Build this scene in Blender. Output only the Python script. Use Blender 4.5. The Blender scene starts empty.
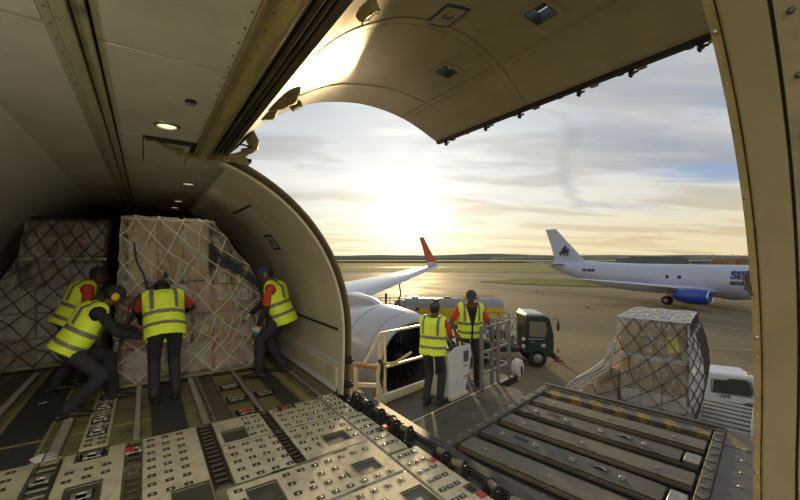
import bpy, bmesh, math, random
from mathutils import Vector, Matrix, noise
random.seed(7)
PI = math.pi
SC = bpy.context.scene
COL = SC.collection
R = math.radians
V = Vector

# ------------------------------------------------------------------ materials
def nodes_of(name):
    m = bpy.data.materials.new(name); m.use_nodes = True
    nt = m.node_tree; b = nt.nodes['Principled BSDF']
    return m, nt, b

def mat(name, col, rough=.6, metal=0., var=.12, scale=6., bump=0., bscale=None, dirt=None, dscale=2., dlo=.5, dhi=.7,
        spec=.5, stretch=None, alpha=None, emit=None, estr=0., coat=0.):
    """noise-varied principled material; optional dirt colour in patches of their own shape"""
    m, nt, b = nodes_of(name); L = nt.links
    tc = nt.nodes.new('ShaderNodeTexCoord'); mp = nt.nodes.new('ShaderNodeMapping')
    L.new(tc.outputs['Object'], mp.inputs['Vector'])
    if stretch: mp.inputs['Scale'].default_value = stretch
    n = nt.nodes.new('ShaderNodeTexNoise'); n.inputs['Scale'].default_value = scale; n.inputs['Detail'].default_value = 5
    L.new(mp.outputs[0], n.inputs['Vector'])
    mr = nt.nodes.new('ShaderNodeMapRange'); mr.inputs[1].default_value = .3; mr.inputs[2].default_value = .7
    mr.inputs[3].default_value = 1 - var; mr.inputs[4].default_value = 1 + var
    L.new(n.outputs['Fac'], mr.inputs[0])
    vm = nt.nodes.new('ShaderNodeVectorMath'); vm.operation = 'SCALE'
    vm.inputs[0].default_value = col[:3]; L.new(mr.outputs[0], vm.inputs['Scale'])
    out = vm.outputs[0]
    if dirt:
        n2 = nt.nodes.new('ShaderNodeTexNoise'); n2.inputs['Scale'].default_value = dscale; n2.inputs['Detail'].default_value = 8
        n2.inputs['Roughness'].default_value = .65
        L.new(mp.outputs[0], n2.inputs['Vector'])
        m2 = nt.nodes.new('ShaderNodeMapRange'); m2.inputs[1].default_value = dlo; m2.inputs[2].default_value = dhi
        L.new(n2.outputs['Fac'], m2.inputs[0])
        mx = nt.nodes.new('ShaderNodeMix'); mx.data_type = 'RGBA'
        L.new(m2.outputs[0], mx.inputs[0]); L.new(out, mx.inputs[6]); mx.inputs[7].default_value = (*dirt, 1)
        out = mx.outputs[2]
    L.new(out, b.inputs['Base Color'])
    b.inputs['Roughness'].default_value = rough; b.inputs['Metallic'].default_value = metal
    b.inputs['Specular IOR Level'].default_value = spec
    if coat: b.inputs['Coat Weight'].default_value = coat
    if bump:
        bn = nt.nodes.new('ShaderNodeTexNoise'); bn.inputs['Scale'].default_value = bscale or scale * 2; bn.inputs['Detail'].default_value = 6
        L.new(mp.outputs[0], bn.inputs['Vector'])
        bp = nt.nodes.new('ShaderNodeBump'); bp.inputs['Strength'].default_value = bump; bp.inputs['Distance'].default_value = .02
        L.new(bn.outputs['Fac'], bp.inputs['Height']); L.new(bp.outputs[0], b.inputs['Normal'])
    if alpha is not None: b.inputs['Alpha'].default_value = alpha
    if emit:
        b.inputs['Emission Color'].default_value = (*emit, 1); b.inputs['Emission Strength'].default_value = estr
    return m

M = {}
M['liner'] = mat('ceiling_liner', (.47, .45, .385), .38, var=.06, scale=2, bump=.1, bscale=3, dirt=(.27, .25, .20), dscale=1.3, dlo=.5, dhi=.8)
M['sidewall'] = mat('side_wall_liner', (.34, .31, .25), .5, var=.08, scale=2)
M['linerdark'] = mat('rear_hold_shade', (.05, .048, .042), .8, var=.3, scale=5, bump=.6, bscale=6)  # near-black: shade of the rear hold put into the colour
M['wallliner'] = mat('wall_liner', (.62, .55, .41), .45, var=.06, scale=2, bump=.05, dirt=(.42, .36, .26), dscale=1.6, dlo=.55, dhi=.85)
M['doorliner'] = mat('door_liner', (.40, .34, .205), .33, metal=.25, var=.07, scale=2.2, bump=.12, bscale=2.5, dirt=(.33, .27, .15), dscale=2.4, dlo=.5, dhi=.8)
M['olive'] = mat('olive_beam', (.33, .27, .11), .4, var=.2, scale=5, bump=.1, dirt=(.13, .12, .05), dscale=4, dlo=.5, dhi=.68, stretch=(2, .5, 2))
M['goldtrim'] = mat('gold_flange', (.20, .16, .075), .42, metal=.2, var=.15, scale=9, dirt=(.16, .12, .05), dscale=8, dlo=.52, dhi=.7)
M['jambbeam'] = mat('jamb_cover', (.155, .13, .075), .42, var=.06, scale=2, bump=.06, dirt=(.115, .095, .055), dscale=2.5, dlo=.5, dhi=.8)
M['skin'] = mat('fuselage_skin', (.62, .62, .62), .4, var=.04)
M['rubber'] = mat('black_rubber', (.018, .016, .013), .6, var=.3, scale=12, bump=.1)
M['brownrubber'] = mat('brown_rubber', (.05, .038, .018), .55, var=.3, scale=8, bump=.15)
M['floorbase'] = mat('floor_panel_olive', (.19, .175, .075), .5, var=.2, scale=5, bump=.2, dirt=(.08, .07, .03), dscale=4, dlo=.48, dhi=.68)
M['floordark'] = mat('floor_panel_dark', (.06, .055, .035), .6, var=.3, scale=7, bump=.2)
M['grip'] = mat('anti_slip_mat', (.035, .036, .034), .75, var=.1, scale=60, bump=.3, bscale=200)
M['mat'] = mat('ball_mat_plate', (.47, .43, .31), .6, var=.1, scale=8, bump=.1, bscale=20, dirt=(.22, .19, .12), dscale=5, dlo=.5, dhi=.72)
M['well'] = mat('well_plate', (.06, .065, .045), .45, var=.2, scale=6, dirt=(.03, .03, .02))
M['wellrim'] = mat('well_rim', (.16, .15, .09), .5, var=.2)
M['ballring'] = mat('ball_housing', (.030, .025, .015), .5, var=.2, scale=20)
M['steel'] = mat('steel_ball', (.55, .53, .48), .25, metal=1., var=.1, scale=10)
M['galv'] = mat('dull_aluminium', (.33, .32, .27), .42, metal=.75, var=.2, scale=10, bump=.1, dirt=(.12, .11, .08), dscale=9, dlo=.5, dhi=.7)
M['trackrail'] = mat('track_rail_metal', (.17, .16, .12), .5, metal=.3, var=.3, scale=20, dirt=(.07, .06, .04), dscale=14)
M['roller'] = mat('track_roller', (.20, .19, .15), .45, metal=.3, var=.2, scale=15)
M['redpaint'] = mat('red_latch_paint', (.33, .03, .025), .5, var=.2)
M['brownroll'] = mat('brown_roller', (.05, .036, .025), .5, var=.3)
M['blackiron'] = mat('black_iron', (.03, .028, .024), .5, metal=.4, var=.3, scale=14)
M['paper'] = mat('white_paper', (.7, .7, .68), .8, var=.04)
M['carton'] = mat('brown_cardboard', (.34, .22, .10), .8, var=.1, scale=4, bump=.05)
M['carton2'] = mat('tan_cardboard', (.42, .29, .145), .8, var=.1, scale=4, bump=.05)
M['carton3'] = mat('dark_cardboard', (.25, .145, .075), .8, var=.12, scale=4, bump=.05)
M['cartonpink'] = mat('pinkish_cardboard', (.40, .24, .18), .8, var=.12, scale=4)
M['cartonwhite'] = mat('white_sack', (.55, .53, .48), .7, var=.1, scale=4, bump=.5, bscale=7)
M['cartonorange'] = mat('orange_carton', (.45, .13, .05), .75, var=.15, scale=4)
M['tape'] = mat('packing_tape', (.30, .23, .13), .3, var=.08)
M['label'] = mat('white_label', (.62, .60, .56), .6, var=.05)
M['ink'] = mat('black_ink', (.02, .02, .02), .6, var=.1)
M['inkgrey'] = mat('grey_ink', (.12, .12, .12), .6, var=.1)
M['yellow'] = mat('yellow_label', (.75, .62, .03), .5, var=.1)
M['palletmetal'] = mat('pallet_sheet', (.34, .30, .20), .4, metal=.5, var=.2, scale=6, dirt=(.15, .12, .06), dscale=5)
M['netlight'] = mat('light_net_rope', (.68, .62, .47), .7, var=.1, scale=30)
M['netdark'] = mat('dark_net_rope', (.085, .065, .05), .75, var=.25, scale=30)
M['netpale'] = mat('pale_net_rope', (.60, .57, .52), .7, var=.12, scale=30)
M['strapdark'] = mat('black_strap', (.03, .035, .05), .6, var=.2)
M['skinbrown'] = mat('brown_skin', (.115, .055, .03), .5, var=.06, scale=20)
M['skinlight'] = mat('tan_skin', (.20, .105, .06), .5, var=.06, scale=20)
M['eyewhite'] = mat('eye_white', (.6, .58, .55), .3, var=.02)
M['lip'] = mat('lip', (.12, .045, .035), .5, var=.05)
M['hair'] = mat('black_hair', (.012, .01, .009), .6, var=.3, scale=60, bump=.3, bscale=120)
M['hivis'] = mat('high_visibility_yellow', (.80, 1.0, .06), .65, var=.07, scale=12, bump=.5, bscale=9)
M['reflect'] = mat('grey_reflective_tape', (.20, .20, .16), .4, var=.06, scale=12)
M['redshirt'] = mat('red_cotton', (.52, .055, .025), .8, var=.1, scale=15, bump=.4, bscale=14)
M['blackshirt'] = mat('black_cotton', (.018, .018, .022), .85, var=.15, scale=15, bump=.4, bscale=14)
M['trouser'] = mat('dark_navy_trousers', (.026, .028, .036), .85, var=.15, scale=12, bump=.6, bscale=9)
M['boot'] = mat('black_boot', (.018, .016, .014), .45, var=.2)
M['capblack'] = mat('black_cap', (.02, .022, .026), .75, var=.15)
M['capgrey'] = mat('grey_cap', (.055, .055, .06), .75, var=.15)
M['capblue'] = mat('blue_violet_cap', (.045, .045, .12), .7, var=.15)
M['muff'] = mat('yellow_plastic', (.75, .45, .01), .35, var=.05)
M['muffgrey'] = mat('grey_plastic', (.10, .10, .08), .4, var=.05)
M['glovewhite'] = mat('white_glove', (.55, .53, .45), .8, var=.08)
M['glovegreen'] = mat('green_glove', (.03, .16, .12), .7, var=.1)
M['gloveblack'] = mat('black_glove', (.015, .015, .016), .7, var=.1)
M['deck'] = mat('loader_deck', (.085, .072, .05), .65, metal=.0, var=.25, scale=5, bump=.3, bscale=12, dirt=(.18, .155, .11), dscale=6, dlo=.58, dhi=.75)
M['deckbeam'] = mat('loader_beam', (.125, .105, .07), .6, metal=.0, var=.2, scale=4, bump=.15, dirt=(.08, .07, .05), dscale=5, dlo=.5, dhi=.7, stretch=(2, .6, 1))
M['deckbeamdark'] = mat('loader_beam_dark', (.070, .062, .047), .6, var=.25, scale=4, bump=.2, dirt=(.15, .13, .09), dscale=7, dlo=.56, dhi=.75, stretch=(2, .5, 1))
M['wornedge'] = mat('worn_bare_edge', (.20, .17, .11), .45, metal=.2, var=.4, scale=12, dirt=(.06, .05, .035), dscale=9, dlo=.45, dhi=.6)
M['deckgap'] = mat('loader_gap', (.012, .011, .009), .7, var=.3)
M['loadergrey'] = mat('loader_side_plate', (.11, .10, .085), .65, metal=.0, var=.15, scale=5, bump=.2)
M['creampaint'] = mat('cream_paint', (.62, .57, .38), .4, var=.07, scale=8, dirt=(.30, .25, .14), dscale=9, dlo=.6, dhi=.78)
M['orangepaint'] = mat('orange_padding', (.40, .16, .03), .6, var=.2)
M['greypaint'] = mat('grey_paint', (.22, .21, .18), .45, var=.1, dirt=(.12, .1, .07), dscale=8, dlo=.55, dhi=.75)
M['whitepaint'] = mat('white_paint', (.66, .66, .66), .3, var=.04, scale=3, coat=.3)
M['whitedirty'] = mat('white_dirty_paint', (.62, .61, .57), .4, var=.06, scale=3, dirt=(.35, .32, .25), dscale=5, dlo=.6, dhi=.8)
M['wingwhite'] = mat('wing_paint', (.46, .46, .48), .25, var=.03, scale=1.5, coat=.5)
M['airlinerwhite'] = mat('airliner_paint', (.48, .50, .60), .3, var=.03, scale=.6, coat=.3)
M['blue'] = mat('blue_nacelle_paint', (.015, .055, .36), .3, var=.05, scale=2, coat=.4)
M['bluetext'] = mat('blue_letters', (.01, .04, .22), .4, var=.03)
M['redwing'] = mat('red_winglet_paint', (.55, .09, .03), .35, var=.06, scale=2)
M['chrome'] = mat('bare_metal_lip', (.6, .6, .6), .2, metal=1., var=.04)
M['fan'] = mat('fan_metal', (.035, .035, .038), .4, metal=.5, var=.2)
M['inletdark'] = mat('inlet_duct', (.05, .052, .055), .55, var=.1)
M['green'] = mat('dark_green_truck_paint', (.010, .030, .018), .35, var=.08, scale=4, coat=.4)
M['glass'] = mat('tinted_glass', (.05, .06, .055), .08, var=.02, spec=.8)
M['cabglass'] = mat('cab_window_tan', (.22, .20, .13), .15, var=.05)  # opaque tan standing in for the view through the cab glass
M['tyre'] = mat('tyre_rubber', (.02, .02, .02), .8, var=.2, scale=15)
M['hub'] = mat('wheel_hub', (.3, .3, .29), .4, metal=.6, var=.1)
M['tankgrey'] = mat('tank_grey_paint', (.30, .28, .25), .4, var=.1, scale=2)
M['tankblue'] = mat('pale_blue_panel', (.38, .43, .50), .4, var=.05)
M['yellowpaint'] = mat('yellow_paint', (.70, .48, .02), .45, var=.1, scale=4)
M['orangeplastic'] = mat('orange_cone', (.55, .09, .03), .5, var=.08)
M['lens'] = mat('lamp_lens_lit', (.9, .8, .55), .3, var=.01, emit=(1., .78, .42), estr=1.5)
M['lensdim'] = mat('lamp_lens_dim', (.75, .70, .55), .3, var=.01, emit=(1., .85, .6), estr=.5)
M['amber'] = mat('amber_lens', (.7, .25, .02), .3, var=.02)
M['placardblue'] = mat('blue_frame_paint', (.02, .04, .16), .5, var=.05)
M['placardbeige'] = mat('placard_face', (.50, .46, .36), .5, var=.03)
M['grass'] = mat('airfield_grass', (.16, .19, .045), .9, var=.25, scale=.05, bump=.3, bscale=.6, dirt=(.26, .22, .08), dscale=.03, dlo=.45, dhi=.62, spec=.03)
M['grassgreen'] = mat('green_verge', (.15, .155, .035), .9, var=.3, scale=.3, bump=.3, bscale=2, dirt=(.20, .18, .06), dscale=.2, dlo=.5, dhi=.65, spec=.03)
M['hill'] = mat('tree_covered_ridge', (.14, .145, .09), .95, var=.35, scale=.02, dirt=(.16, .16, .09), dscale=.008, dlo=.5, dhi=.6)
M['terminal'] = mat('terminal_wall', (.14, .15, .15), .7, var=.1, scale=.1)
M['brickred'] = mat('rust_brown_container', (.35, .17, .07), .7, var=.3, scale=.1)
M['pole'] = mat('pale_mast', (.45, .46, .5), .6, var=.05)
M['coil'] = mat('hose_rubber', (.07, .055, .03), .6, var=.3)
M['yellowrope'] = mat('yellow_rope', (.62, .50, .12), .7, var=.1)

def hazard(name, ang=62, pitch=.26, c1=(.33, .21, .03), c2=(.09, .08, .06)):
    m, nt, b = nodes_of(name); L = nt.links
    tc = nt.nodes.new('ShaderNodeTexCoord'); mp = nt.nodes.new('ShaderNodeMapping')
    mp.inputs['Rotation'].default_value[2] = R(ang)
    L.new(tc.outputs['Object'], mp.inputs[0])
    w = nt.nodes.new('ShaderNodeTexWave'); w.inputs['Scale'].default_value = 1 / pitch / PI * 1.0
    L.new(mp.outputs[0], w.inputs[0])
    cr = nt.nodes.new('ShaderNodeMath'); cr.operation = 'GREATER_THAN'; cr.inputs[1].default_value = .5
    L.new(w.outputs['Fac'], cr.inputs[0])
    n = nt.nodes.new('ShaderNodeTexNoise'); n.inputs['Scale'].default_value = 14; n.inputs['Detail'].default_value = 6
    L.new(tc.outputs['Object'], n.inputs[0])
    g = nt.nodes.new('ShaderNodeMapRange'); g.inputs[1].default_value = .38; g.inputs[2].default_value = .58
    L.new(n.outputs['Fac'], g.inputs[0])
    mu = nt.nodes.new('ShaderNodeMath'); mu.operation = 'MULTIPLY'
    L.new(cr.outputs[0], mu.inputs[0]); L.new(g.outputs[0], mu.inputs[1])
    mx = nt.nodes.new('ShaderNodeMix'); mx.data_type = 'RGBA'
    L.new(mu.outputs[0], mx.inputs[0]); mx.inputs[6].default_value = (*c2, 1); mx.inputs[7].default_value = (*c1, 1)
    L.new(mx.outputs[2], b.inputs['Base Color']); b.inputs['Roughness'].default_value = .55
    return m
M['hazard'] = hazard('worn_hazard_stripes')

def wrap_material(name, tint=(.75, .72, .68), base=.16, peak=.65):
    """crinkled clear stretch film: mostly see-through with milky glossy folds"""
    m, nt, b = nodes_of(name); L = nt.links
    tc = nt.nodes.new('ShaderNodeTexCoord'); mp = nt.nodes.new('ShaderNodeMapping')
    mp.inputs['Scale'].default_value = (1, 1, .55); mp.inputs['Rotation'].default_value = (0, .5, 0)
    L.new(tc.outputs['Object'], mp.inputs[0])
    n = nt.nodes.new('ShaderNodeTexNoise'); n.inputs['Scale'].default_value = 5; n.inputs['Detail'].default_value = 9
    n.inputs['Roughness'].default_value = .7; n.inputs['Distortion'].default_value = 1.2
    L.new(mp.outputs[0], n.inputs[0])
    a = nt.nodes.new('ShaderNodeMapRange'); a.inputs[1].default_value = .42; a.inputs[2].default_value = .7
    a.inputs[3].default_value = base; a.inputs[4].default_value = peak
    L.new(n.outputs['Fac'], a.inputs[0]); L.new(a.outputs[0], b.inputs['Alpha'])
    b.inputs['Base Color'].default_value = (*tint, 1); b.inputs['Roughness'].default_value = .22
    b.inputs['Specular IOR Level'].default_value = .8
    bp = nt.nodes.new('ShaderNodeBump'); bp.inputs['Strength'].default_value = .9; bp.inputs['Distance'].default_value = .05
    L.new(n.outputs['Fac'], bp.inputs['Height']); L.new(bp.outputs[0], b.inputs['Normal'])
    return m
M['wrap'] = wrap_material('clear_stretch_film', (.75, .73, .68), .04, .55)
M['wrapheavy'] = wrap_material('milky_stretch_film', (.6, .58, .54), .10, .6)

def window_glass(name):
    m, nt, b = nodes_of(name)
    b.inputs['Base Color'].default_value = (.95, .97, 1, 1); b.inputs['Roughness'].default_value = .05
    b.inputs['Transmission Weight'].default_value = 1.; b.inputs['IOR'].default_value = 1.05
    return m
M['clearglass'] = window_glass('clear_pane')

def apron_material():
    m, nt, b = nodes_of('apron_concrete'); L = nt.links
    tc = nt.nodes.new('ShaderNodeTexCoord')
    def noi(s, d=6, st=None, dist=0):
        mp = nt.nodes.new('ShaderNodeMapping'); L.new(tc.outputs['Object'], mp.inputs[0])
        if st: mp.inputs['Scale'].default_value = st
        n = nt.nodes.new('ShaderNodeTexNoise'); n.inputs['Scale'].default_value = s; n.inputs['Detail'].default_value = d
        n.inputs['Distortion'].default_value = dist
        L.new(mp.outputs[0], n.inputs[0]); return n.outputs['Fac']
    def rng(x, a, b_, c, d):
        r = nt.nodes.new('ShaderNodeMapRange'); L.new(x, r.inputs[0])
        for i, v in enumerate((a, b_, c, d)): r.inputs[i + 1].default_value = v
        return r.outputs[0]
    def mix(f, a, b_, kind='MIX'):
        x = nt.nodes.new('ShaderNodeMix'); x.data_type = 'RGBA'; x.blend_type = kind
        if isinstance(f, float): x.inputs[0].default_value = f
        else: L.new(f, x.inputs[0])
        for i, q in ((6, a), (7, b_)):
            if isinstance(q, tuple): x.inputs[i].default_value = (*q, 1)
            else: L.new(q, x.inputs[i])
        return x.outputs[2]
    c = mix(rng(noi(.045, 5, (1, 1, 1)), .4, .6, 0, 1), (.19, .145, .075), (.27, .205, .105))
    c = mix(rng(noi(.10, 6, (1, .35, 1), 1), .5, .68, 0, .8), c, (.125, .098, .06))
    c = mix(rng(noi(1.3, 8), .35, .75, 0, .35), c, (.30, .24, .14))
    br = nt.nodes.new('ShaderNodeTexBrick'); mp = nt.nodes.new('ShaderNodeMapping')
    mp.inputs['Rotation'].default_value[2] = R(8)
    L.new(tc.outputs['Object'], mp.inputs[0]); L.new(mp.outputs[0], br.inputs[0])
    br.offset = 0; br.inputs['Scale'].default_value = 1; br.inputs['Brick Width'].default_value = 7.5; br.inputs['Row Height'].default_value = 7.5
    br.inputs['Mortar Size'].default_value = .045; br.inputs['Color1'].default_value = (1, 1, 1, 1); br.inputs['Color2'].default_value = (.93, .93, .93, 1)
    br.inputs['Mortar'].default_value = (.55, .55, .55, 1)
    c = mix(1., c, br.outputs['Color'], 'MULTIPLY')
    L.new(c, b.inputs['Base Color'])
    L.new(rng(noi(.12, 6), .35, .65, .60, .78), b.inputs['Roughness'])
    b.inputs['Specular IOR Level'].default_value = .10
    return m
M['apron'] = apron_material()

# ------------------------------------------------------------------ mesh builder
class MB:
    def __init__(s): s.v = []; s.f = []; s.m = []; s.mi = 0
    def add(s, vs, fs):
        o = len(s.v); s.v += [tuple(p) for p in vs]
        s.f += [tuple(i + o for i in f) for f in fs]; s.m += [s.mi] * len(fs); return s
    def box(s, c, d, rot=None):
        c = V(c); hx, hy, hz = d[0] / 2, d[1] / 2, d[2] / 2
        vs = [V((x, y, z)) for x in (-hx, hx) for y in (-hy, hy) for z in (-hz, hz)]
        if rot is not None:
            if isinstance(rot, (int, float)): rot = Matrix.Rotation(rot, 3, 'Z')
            vs = [rot @ p for p in vs]
        return s.add([c + p for p in vs], [(0, 1, 3, 2), (4, 6, 7, 5), (0, 4, 5, 1), (2, 3, 7, 6), (0, 2, 6, 4), (1, 5, 7, 3)])
    def mm(s, x0, x1, y0, y1, z0, z1):
        return s.box(((x0 + x1) / 2, (y0 + y1) / 2, (z0 + z1) / 2), (abs(x1 - x0), abs(y1 - y0), abs(z1 - z0)))
    def bar(s, a, b, w, h=None, up=(0, 0, 1)):
        a, b = V(a), V(b); h = h or w; d = (b - a); l = d.length
        if l < 1e-6: return s
        z = d / l; x = V(up).cross(z)
        if x.length < 1e-4: x = V((1, 0, 0)).cross(z)
        x.normalize(); y = z.cross(x)
        return s.box((a + b) / 2, (w, h, l), Matrix((x, y, z)).transposed())
    def tube(s, a, b, r, r2=None, n=8):
        a, b = V(a), V(b); r2 = r if r2 is None else r2
        return s.path([a, b], r, n, rad=[r, r2])
    def path(s, pts, r, n=6, rad=None, closed=False):
        pts = [V(p) for p in pts]; k = len(pts); rings = []; px = None
        for i, p in enumerate(pts):
            if closed: t = pts[(i + 1) % k] - pts[i - 1]
            else: t = pts[min(i + 1, k - 1)] - pts[max(i - 1, 0)]
            if t.length < 1e-9: t = V((0, 0, 1))
            t.normalize()
            if px is None:
                q = V((0, 0, 1)) if abs(t.z) < .9 else V((1, 0, 0)); x = q.cross(t).normalized()
            else:
                x = (px - t * px.dot(t))
                x = x.normalized() if x.length > 1e-6 else V((1, 0, 0)).cross(t).normalized()
            px = x; y = t.cross(x); rr = rad[i] if rad else r
            rings.append([p + (x * math.cos(2 * PI * j / n) + y * math.sin(2 * PI * j / n)) * rr for j in range(n)])
        return s.loft(rings, caps=not closed, loop=closed)
    def loft(s, rings, caps=True, loop=False):
        n = len(rings[0]); vs = [p for r_ in rings for p in r_]; fs = []
        K = len(rings)
        for i in range(K if loop else K - 1):
            a, b = i * n, ((i + 1) % K) * n
            for j in range(n):
                j2 = (j + 1) % n; fs.append((a + j, a + j2, b + j2, b + j))
        if caps and not loop:
            fs.append(tuple(reversed(range(n)))); fs.append(tuple(range((K - 1) * n, K * n)))
        return s.add(vs, fs)
    def sph(s, c, r, nu=12, nv=8, rot=None):
        c = V(c); r = (r, r, r) if isinstance(r, (int, float)) else r
        vs = [V((0, 0, r[2]))]; fs = []
        for i in range(1, nv):
            t = PI * i / nv
            for j in range(nu):
                p = 2 * PI * j / nu; vs.append(V((r[0] * math.sin(t) * math.cos(p), r[1] * math.sin(t) * math.sin(p), r[2] * math.cos(t))))
        vs.append(V((0, 0, -r[2])))
        for j in range(nu):
            fs.append((0, 1 + j, 1 + (j + 1) % nu)); e = len(vs) - 1; b = 1 + (nv - 2) * nu
            fs.append((e, b + (j + 1) % nu, b + j))
        for i in range(nv - 2):
            a = 1 + i * nu
            for j in range(nu):
                j2 = (j + 1) % nu; fs.append((a + j, a + nu + j, a + nu + j2, a + j2))
        if rot is not None: vs = [rot @ p for p in vs]
        return s.add([c + p for p in vs], fs)
    def sheet(s, fn, us, vs, t, holes=(), closed=True):
        """surface fn(u,v) given thickness t along its normal; holes = set of (i,j) cells left open"""
        nu, nv = len(us), len(vs); P_ = [[V(fn(u, v)) for v in vs] for u in us]
        def nrm(i, j):
            a = P_[min(i + 1, nu - 1)][j] - P_[max(i - 1, 0)][j]; b = P_[i][min(j + 1, nv - 1)] - P_[i][max(j - 1, 0)]
            n = a.cross(b); return n.normalized() if n.length > 1e-9 else V((0, 0, 1))
        top = [P_[i][j] for i in range(nu) for j in range(nv)]
        bot = [P_[i][j] - nrm(i, j) * t for i in range(nu) for j in range(nv)]
        N = nu * nv; fs = []; I = lambda i, j: i * nv + j
        cell = lambda i, j: 0 <= i < nu - 1 and 0 <= j < nv - 1 and (i, j) not in holes
        for i in range(nu - 1):
            for j in range(nv - 1):
                if not cell(i, j): continue
                a, b, c, d = I(i, j), I(i + 1, j), I(i + 1, j + 1), I(i, j + 1)
                fs.append((a, b, c, d)); fs.append((N + d, N + c, N + b, N + a))
                if not cell(i, j - 1): fs.append((b, a, N + a, N + b))
                if not cell(i, j + 1): fs.append((d, c, N + c, N + d))
                if not cell(i - 1, j): fs.append((a, d, N + d, N + a))
                if not cell(i + 1, j): fs.append((c, b, N + b, N + c))
        return s.add(top + bot, fs)
    def prism(s, pts, h, fr=None):
        """polygon pts (2-D) extruded by h; fr maps (a,b,c)->world"""
        fr = fr or (lambda a, b, c: (a, b, c)); n = len(pts)
        vs = [fr(a, b, 0) for a, b in pts] + [fr(a, b, h) for a, b in pts]
        fs = [tuple(reversed(range(n))), tuple(range(n, 2 * n))] + [(i, (i + 1) % n, n + (i + 1) % n, n + i) for i in range(n)]
        return s.add(vs, fs)
    def lathe(s, prof, n=24, fr=None, ring=False):
        """profile [(axial, radius)] round the local axis; fr maps (a, y, z)->xyz"""
        fr = fr or (lambda a, y, z: (a, y, z)); rings = []
        for a, r in prof: rings.append([fr(a, r * math.cos(2 * PI * j / n), r * math.sin(2 * PI * j / n)) for j in range(n)])
        return s.loft(rings, caps=not ring, loop=ring)

ROOTM = {}
def root_matrix(o):
    m = Matrix.Identity(4)
    while o is not None:
        m = Matrix.LocRotScale(o.location, o.rotation_euler, None) @ m; o = o.parent
    return m

def tag(o, label=None, cat=None, group=None, kind=None):
    if label: o['label'] = label
    if cat: o['category'] = cat
    if group: o['group'] = group
    if kind: o['kind'] = kind
    return o

def empty(name, loc, rz=0, label=None, cat=None, group=None, kind=None, parent=None):
    o = bpy.data.objects.new(name, None); COL.objects.link(o); o.location = loc; o.rotation_euler = (0, 0, rz)
    o.empty_display_size = .1
    if parent: o.parent = parent
    return tag(o, label, cat, group, kind)

def build(mb, name, mats, parent=None, world=True, loc=None, smooth=30, bevel=0, seg=2, label=None, cat=None, group=None, kind=None):
    """link the collected shapes as one mesh object. world=True: coordinates are world ones, turned into the parent's frame"""
    if not isinstance(mats, (list, tuple)): mats = [mats]
    me = bpy.data.meshes.new(name)
    vs = mb.v
    if world and parent is not None:
        inv = root_matrix(parent).inverted(); vs = [tuple(inv @ V(p)) for p in vs]
    o = bpy.data.objects.new(name, me)
    if parent is None and world:
        if loc is None:
            xs = [p[0] for p in vs]; ys = [p[1] for p in vs]; zs = [p[2] for p in vs]
            loc = ((min(xs) + max(xs)) / 2, (min(ys) + max(ys)) / 2, min(zs))
        vs = [(p[0] - loc[0], p[1] - loc[1], p[2] - loc[2]) for p in vs]
    if loc is not None: o.location = loc
    me.from_pydata(vs, [], mb.f)
    for mt in mats: me.materials.append(mt)
    if len(mats) > 1: me.polygons.foreach_set('material_index', mb.m)
    bm = bmesh.new(); bm.from_mesh(me); bmesh.ops.recalc_face_normals(bm, faces=bm.faces); bm.to_mesh(me); bm.free()
    if smooth:
        me.polygons.foreach_set('use_smooth', [True] * len(me.polygons)); me.set_sharp_from_angle(angle=R(smooth))
    me.update()
    if parent is not None: o.parent = parent
    COL.objects.link(o)
    if bevel:
        bv = o.modifiers.new('bevel', 'BEVEL'); bv.width = bevel; bv.segments = seg; bv.limit_method = 'ANGLE'; bv.angle_limit = R(40)
    return tag(o, label, cat, group, kind)

def dup(o, parent=None, loc=None, rot=None):
    c = o.copy(); COL.objects.link(c)
    if parent is not None: c.parent = parent
    if loc is not None: c.location = loc
    if rot is not None: c.rotation_euler = rot
    return c
def dup_tree(o, parent=None, loc=None, rot=None):
    c = dup(o, parent, loc, rot)
    for ch in list(o.children): dup_tree(ch, c)
    return c

def text(body, size, parent, name, m, mtx, depth=.002, world=True, align='CENTER', label=None, kind=None, bold=0.):
    """lettering turned into a mesh and placed by matrix mtx (x right, y up, z out of the face)"""
    cu = bpy.data.curves.new(name, 'FONT'); cu.body = body; cu.size = size; cu.extrude = depth; cu.align_x = align; cu.align_y = 'CENTER'
    cu.offset = bold
    t = bpy.data.objects.new('tmp', cu); COL.objects.link(t)
    dg = bpy.context.evaluated_depsgraph_get(); me = bpy.data.meshes.new_from_object(t.evaluated_get(dg))
    bpy.data.objects.remove(t); me.name = name
    if world and parent is not None: mtx = root_matrix(parent).inverted() @ mtx
    me.transform(mtx); me.materials.clear(); me.materials.append(m)
    o = bpy.data.objects.new(name, me); o.parent = parent; COL.objects.link(o)
    return tag(o, label, kind=kind)

def frame(o, x, y, z=None):
    x, y = V(x).normalized(), V(y).normalized(); z = x.cross(y).normalized() if z is None else V(z); y = z.cross(x)
    m = Matrix((x, y, z)).transposed().to_4x4(); m.translation = V(o); return m

def lin(a, b, n): return [a + (b - a) * i / (n - 1) for i in range(n)]
def interp(pts, t):
    """piecewise-linear through [(t, a, b...)]"""
    if t <= pts[0][0]: return pts[0][1:]
    for p, q in zip(pts, pts[1:]):
        if t <= q[0]:
            k = (t - p[0]) / (q[0] - p[0]); return tuple(a + (b - a) * k for a, b in zip(p[1:], q[1:]))
    return pts[-1][1:]
def smoothpath(pts, n=6):
    """Catmull-Rom through pts"""
    P_ = [V(p) for p in pts]; P_ = [P_[0] * 2 - P_[1]] + P_ + [P_[-1] * 2 - P_[-2]]; out = []
    for i in range(1, len(P_) - 2):
        a, b, c, d = P_[i - 1:i + 3]
        for k in range(n):
            t = k / n
            out.append(.5 * ((2 * b) + (c - a) * t + (2 * a - 5 * b + 4 * c - d) * t * t + (3 * b - a - 3 * c + d) * t ** 3))
    out.append(P_[-2]); return out

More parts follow.
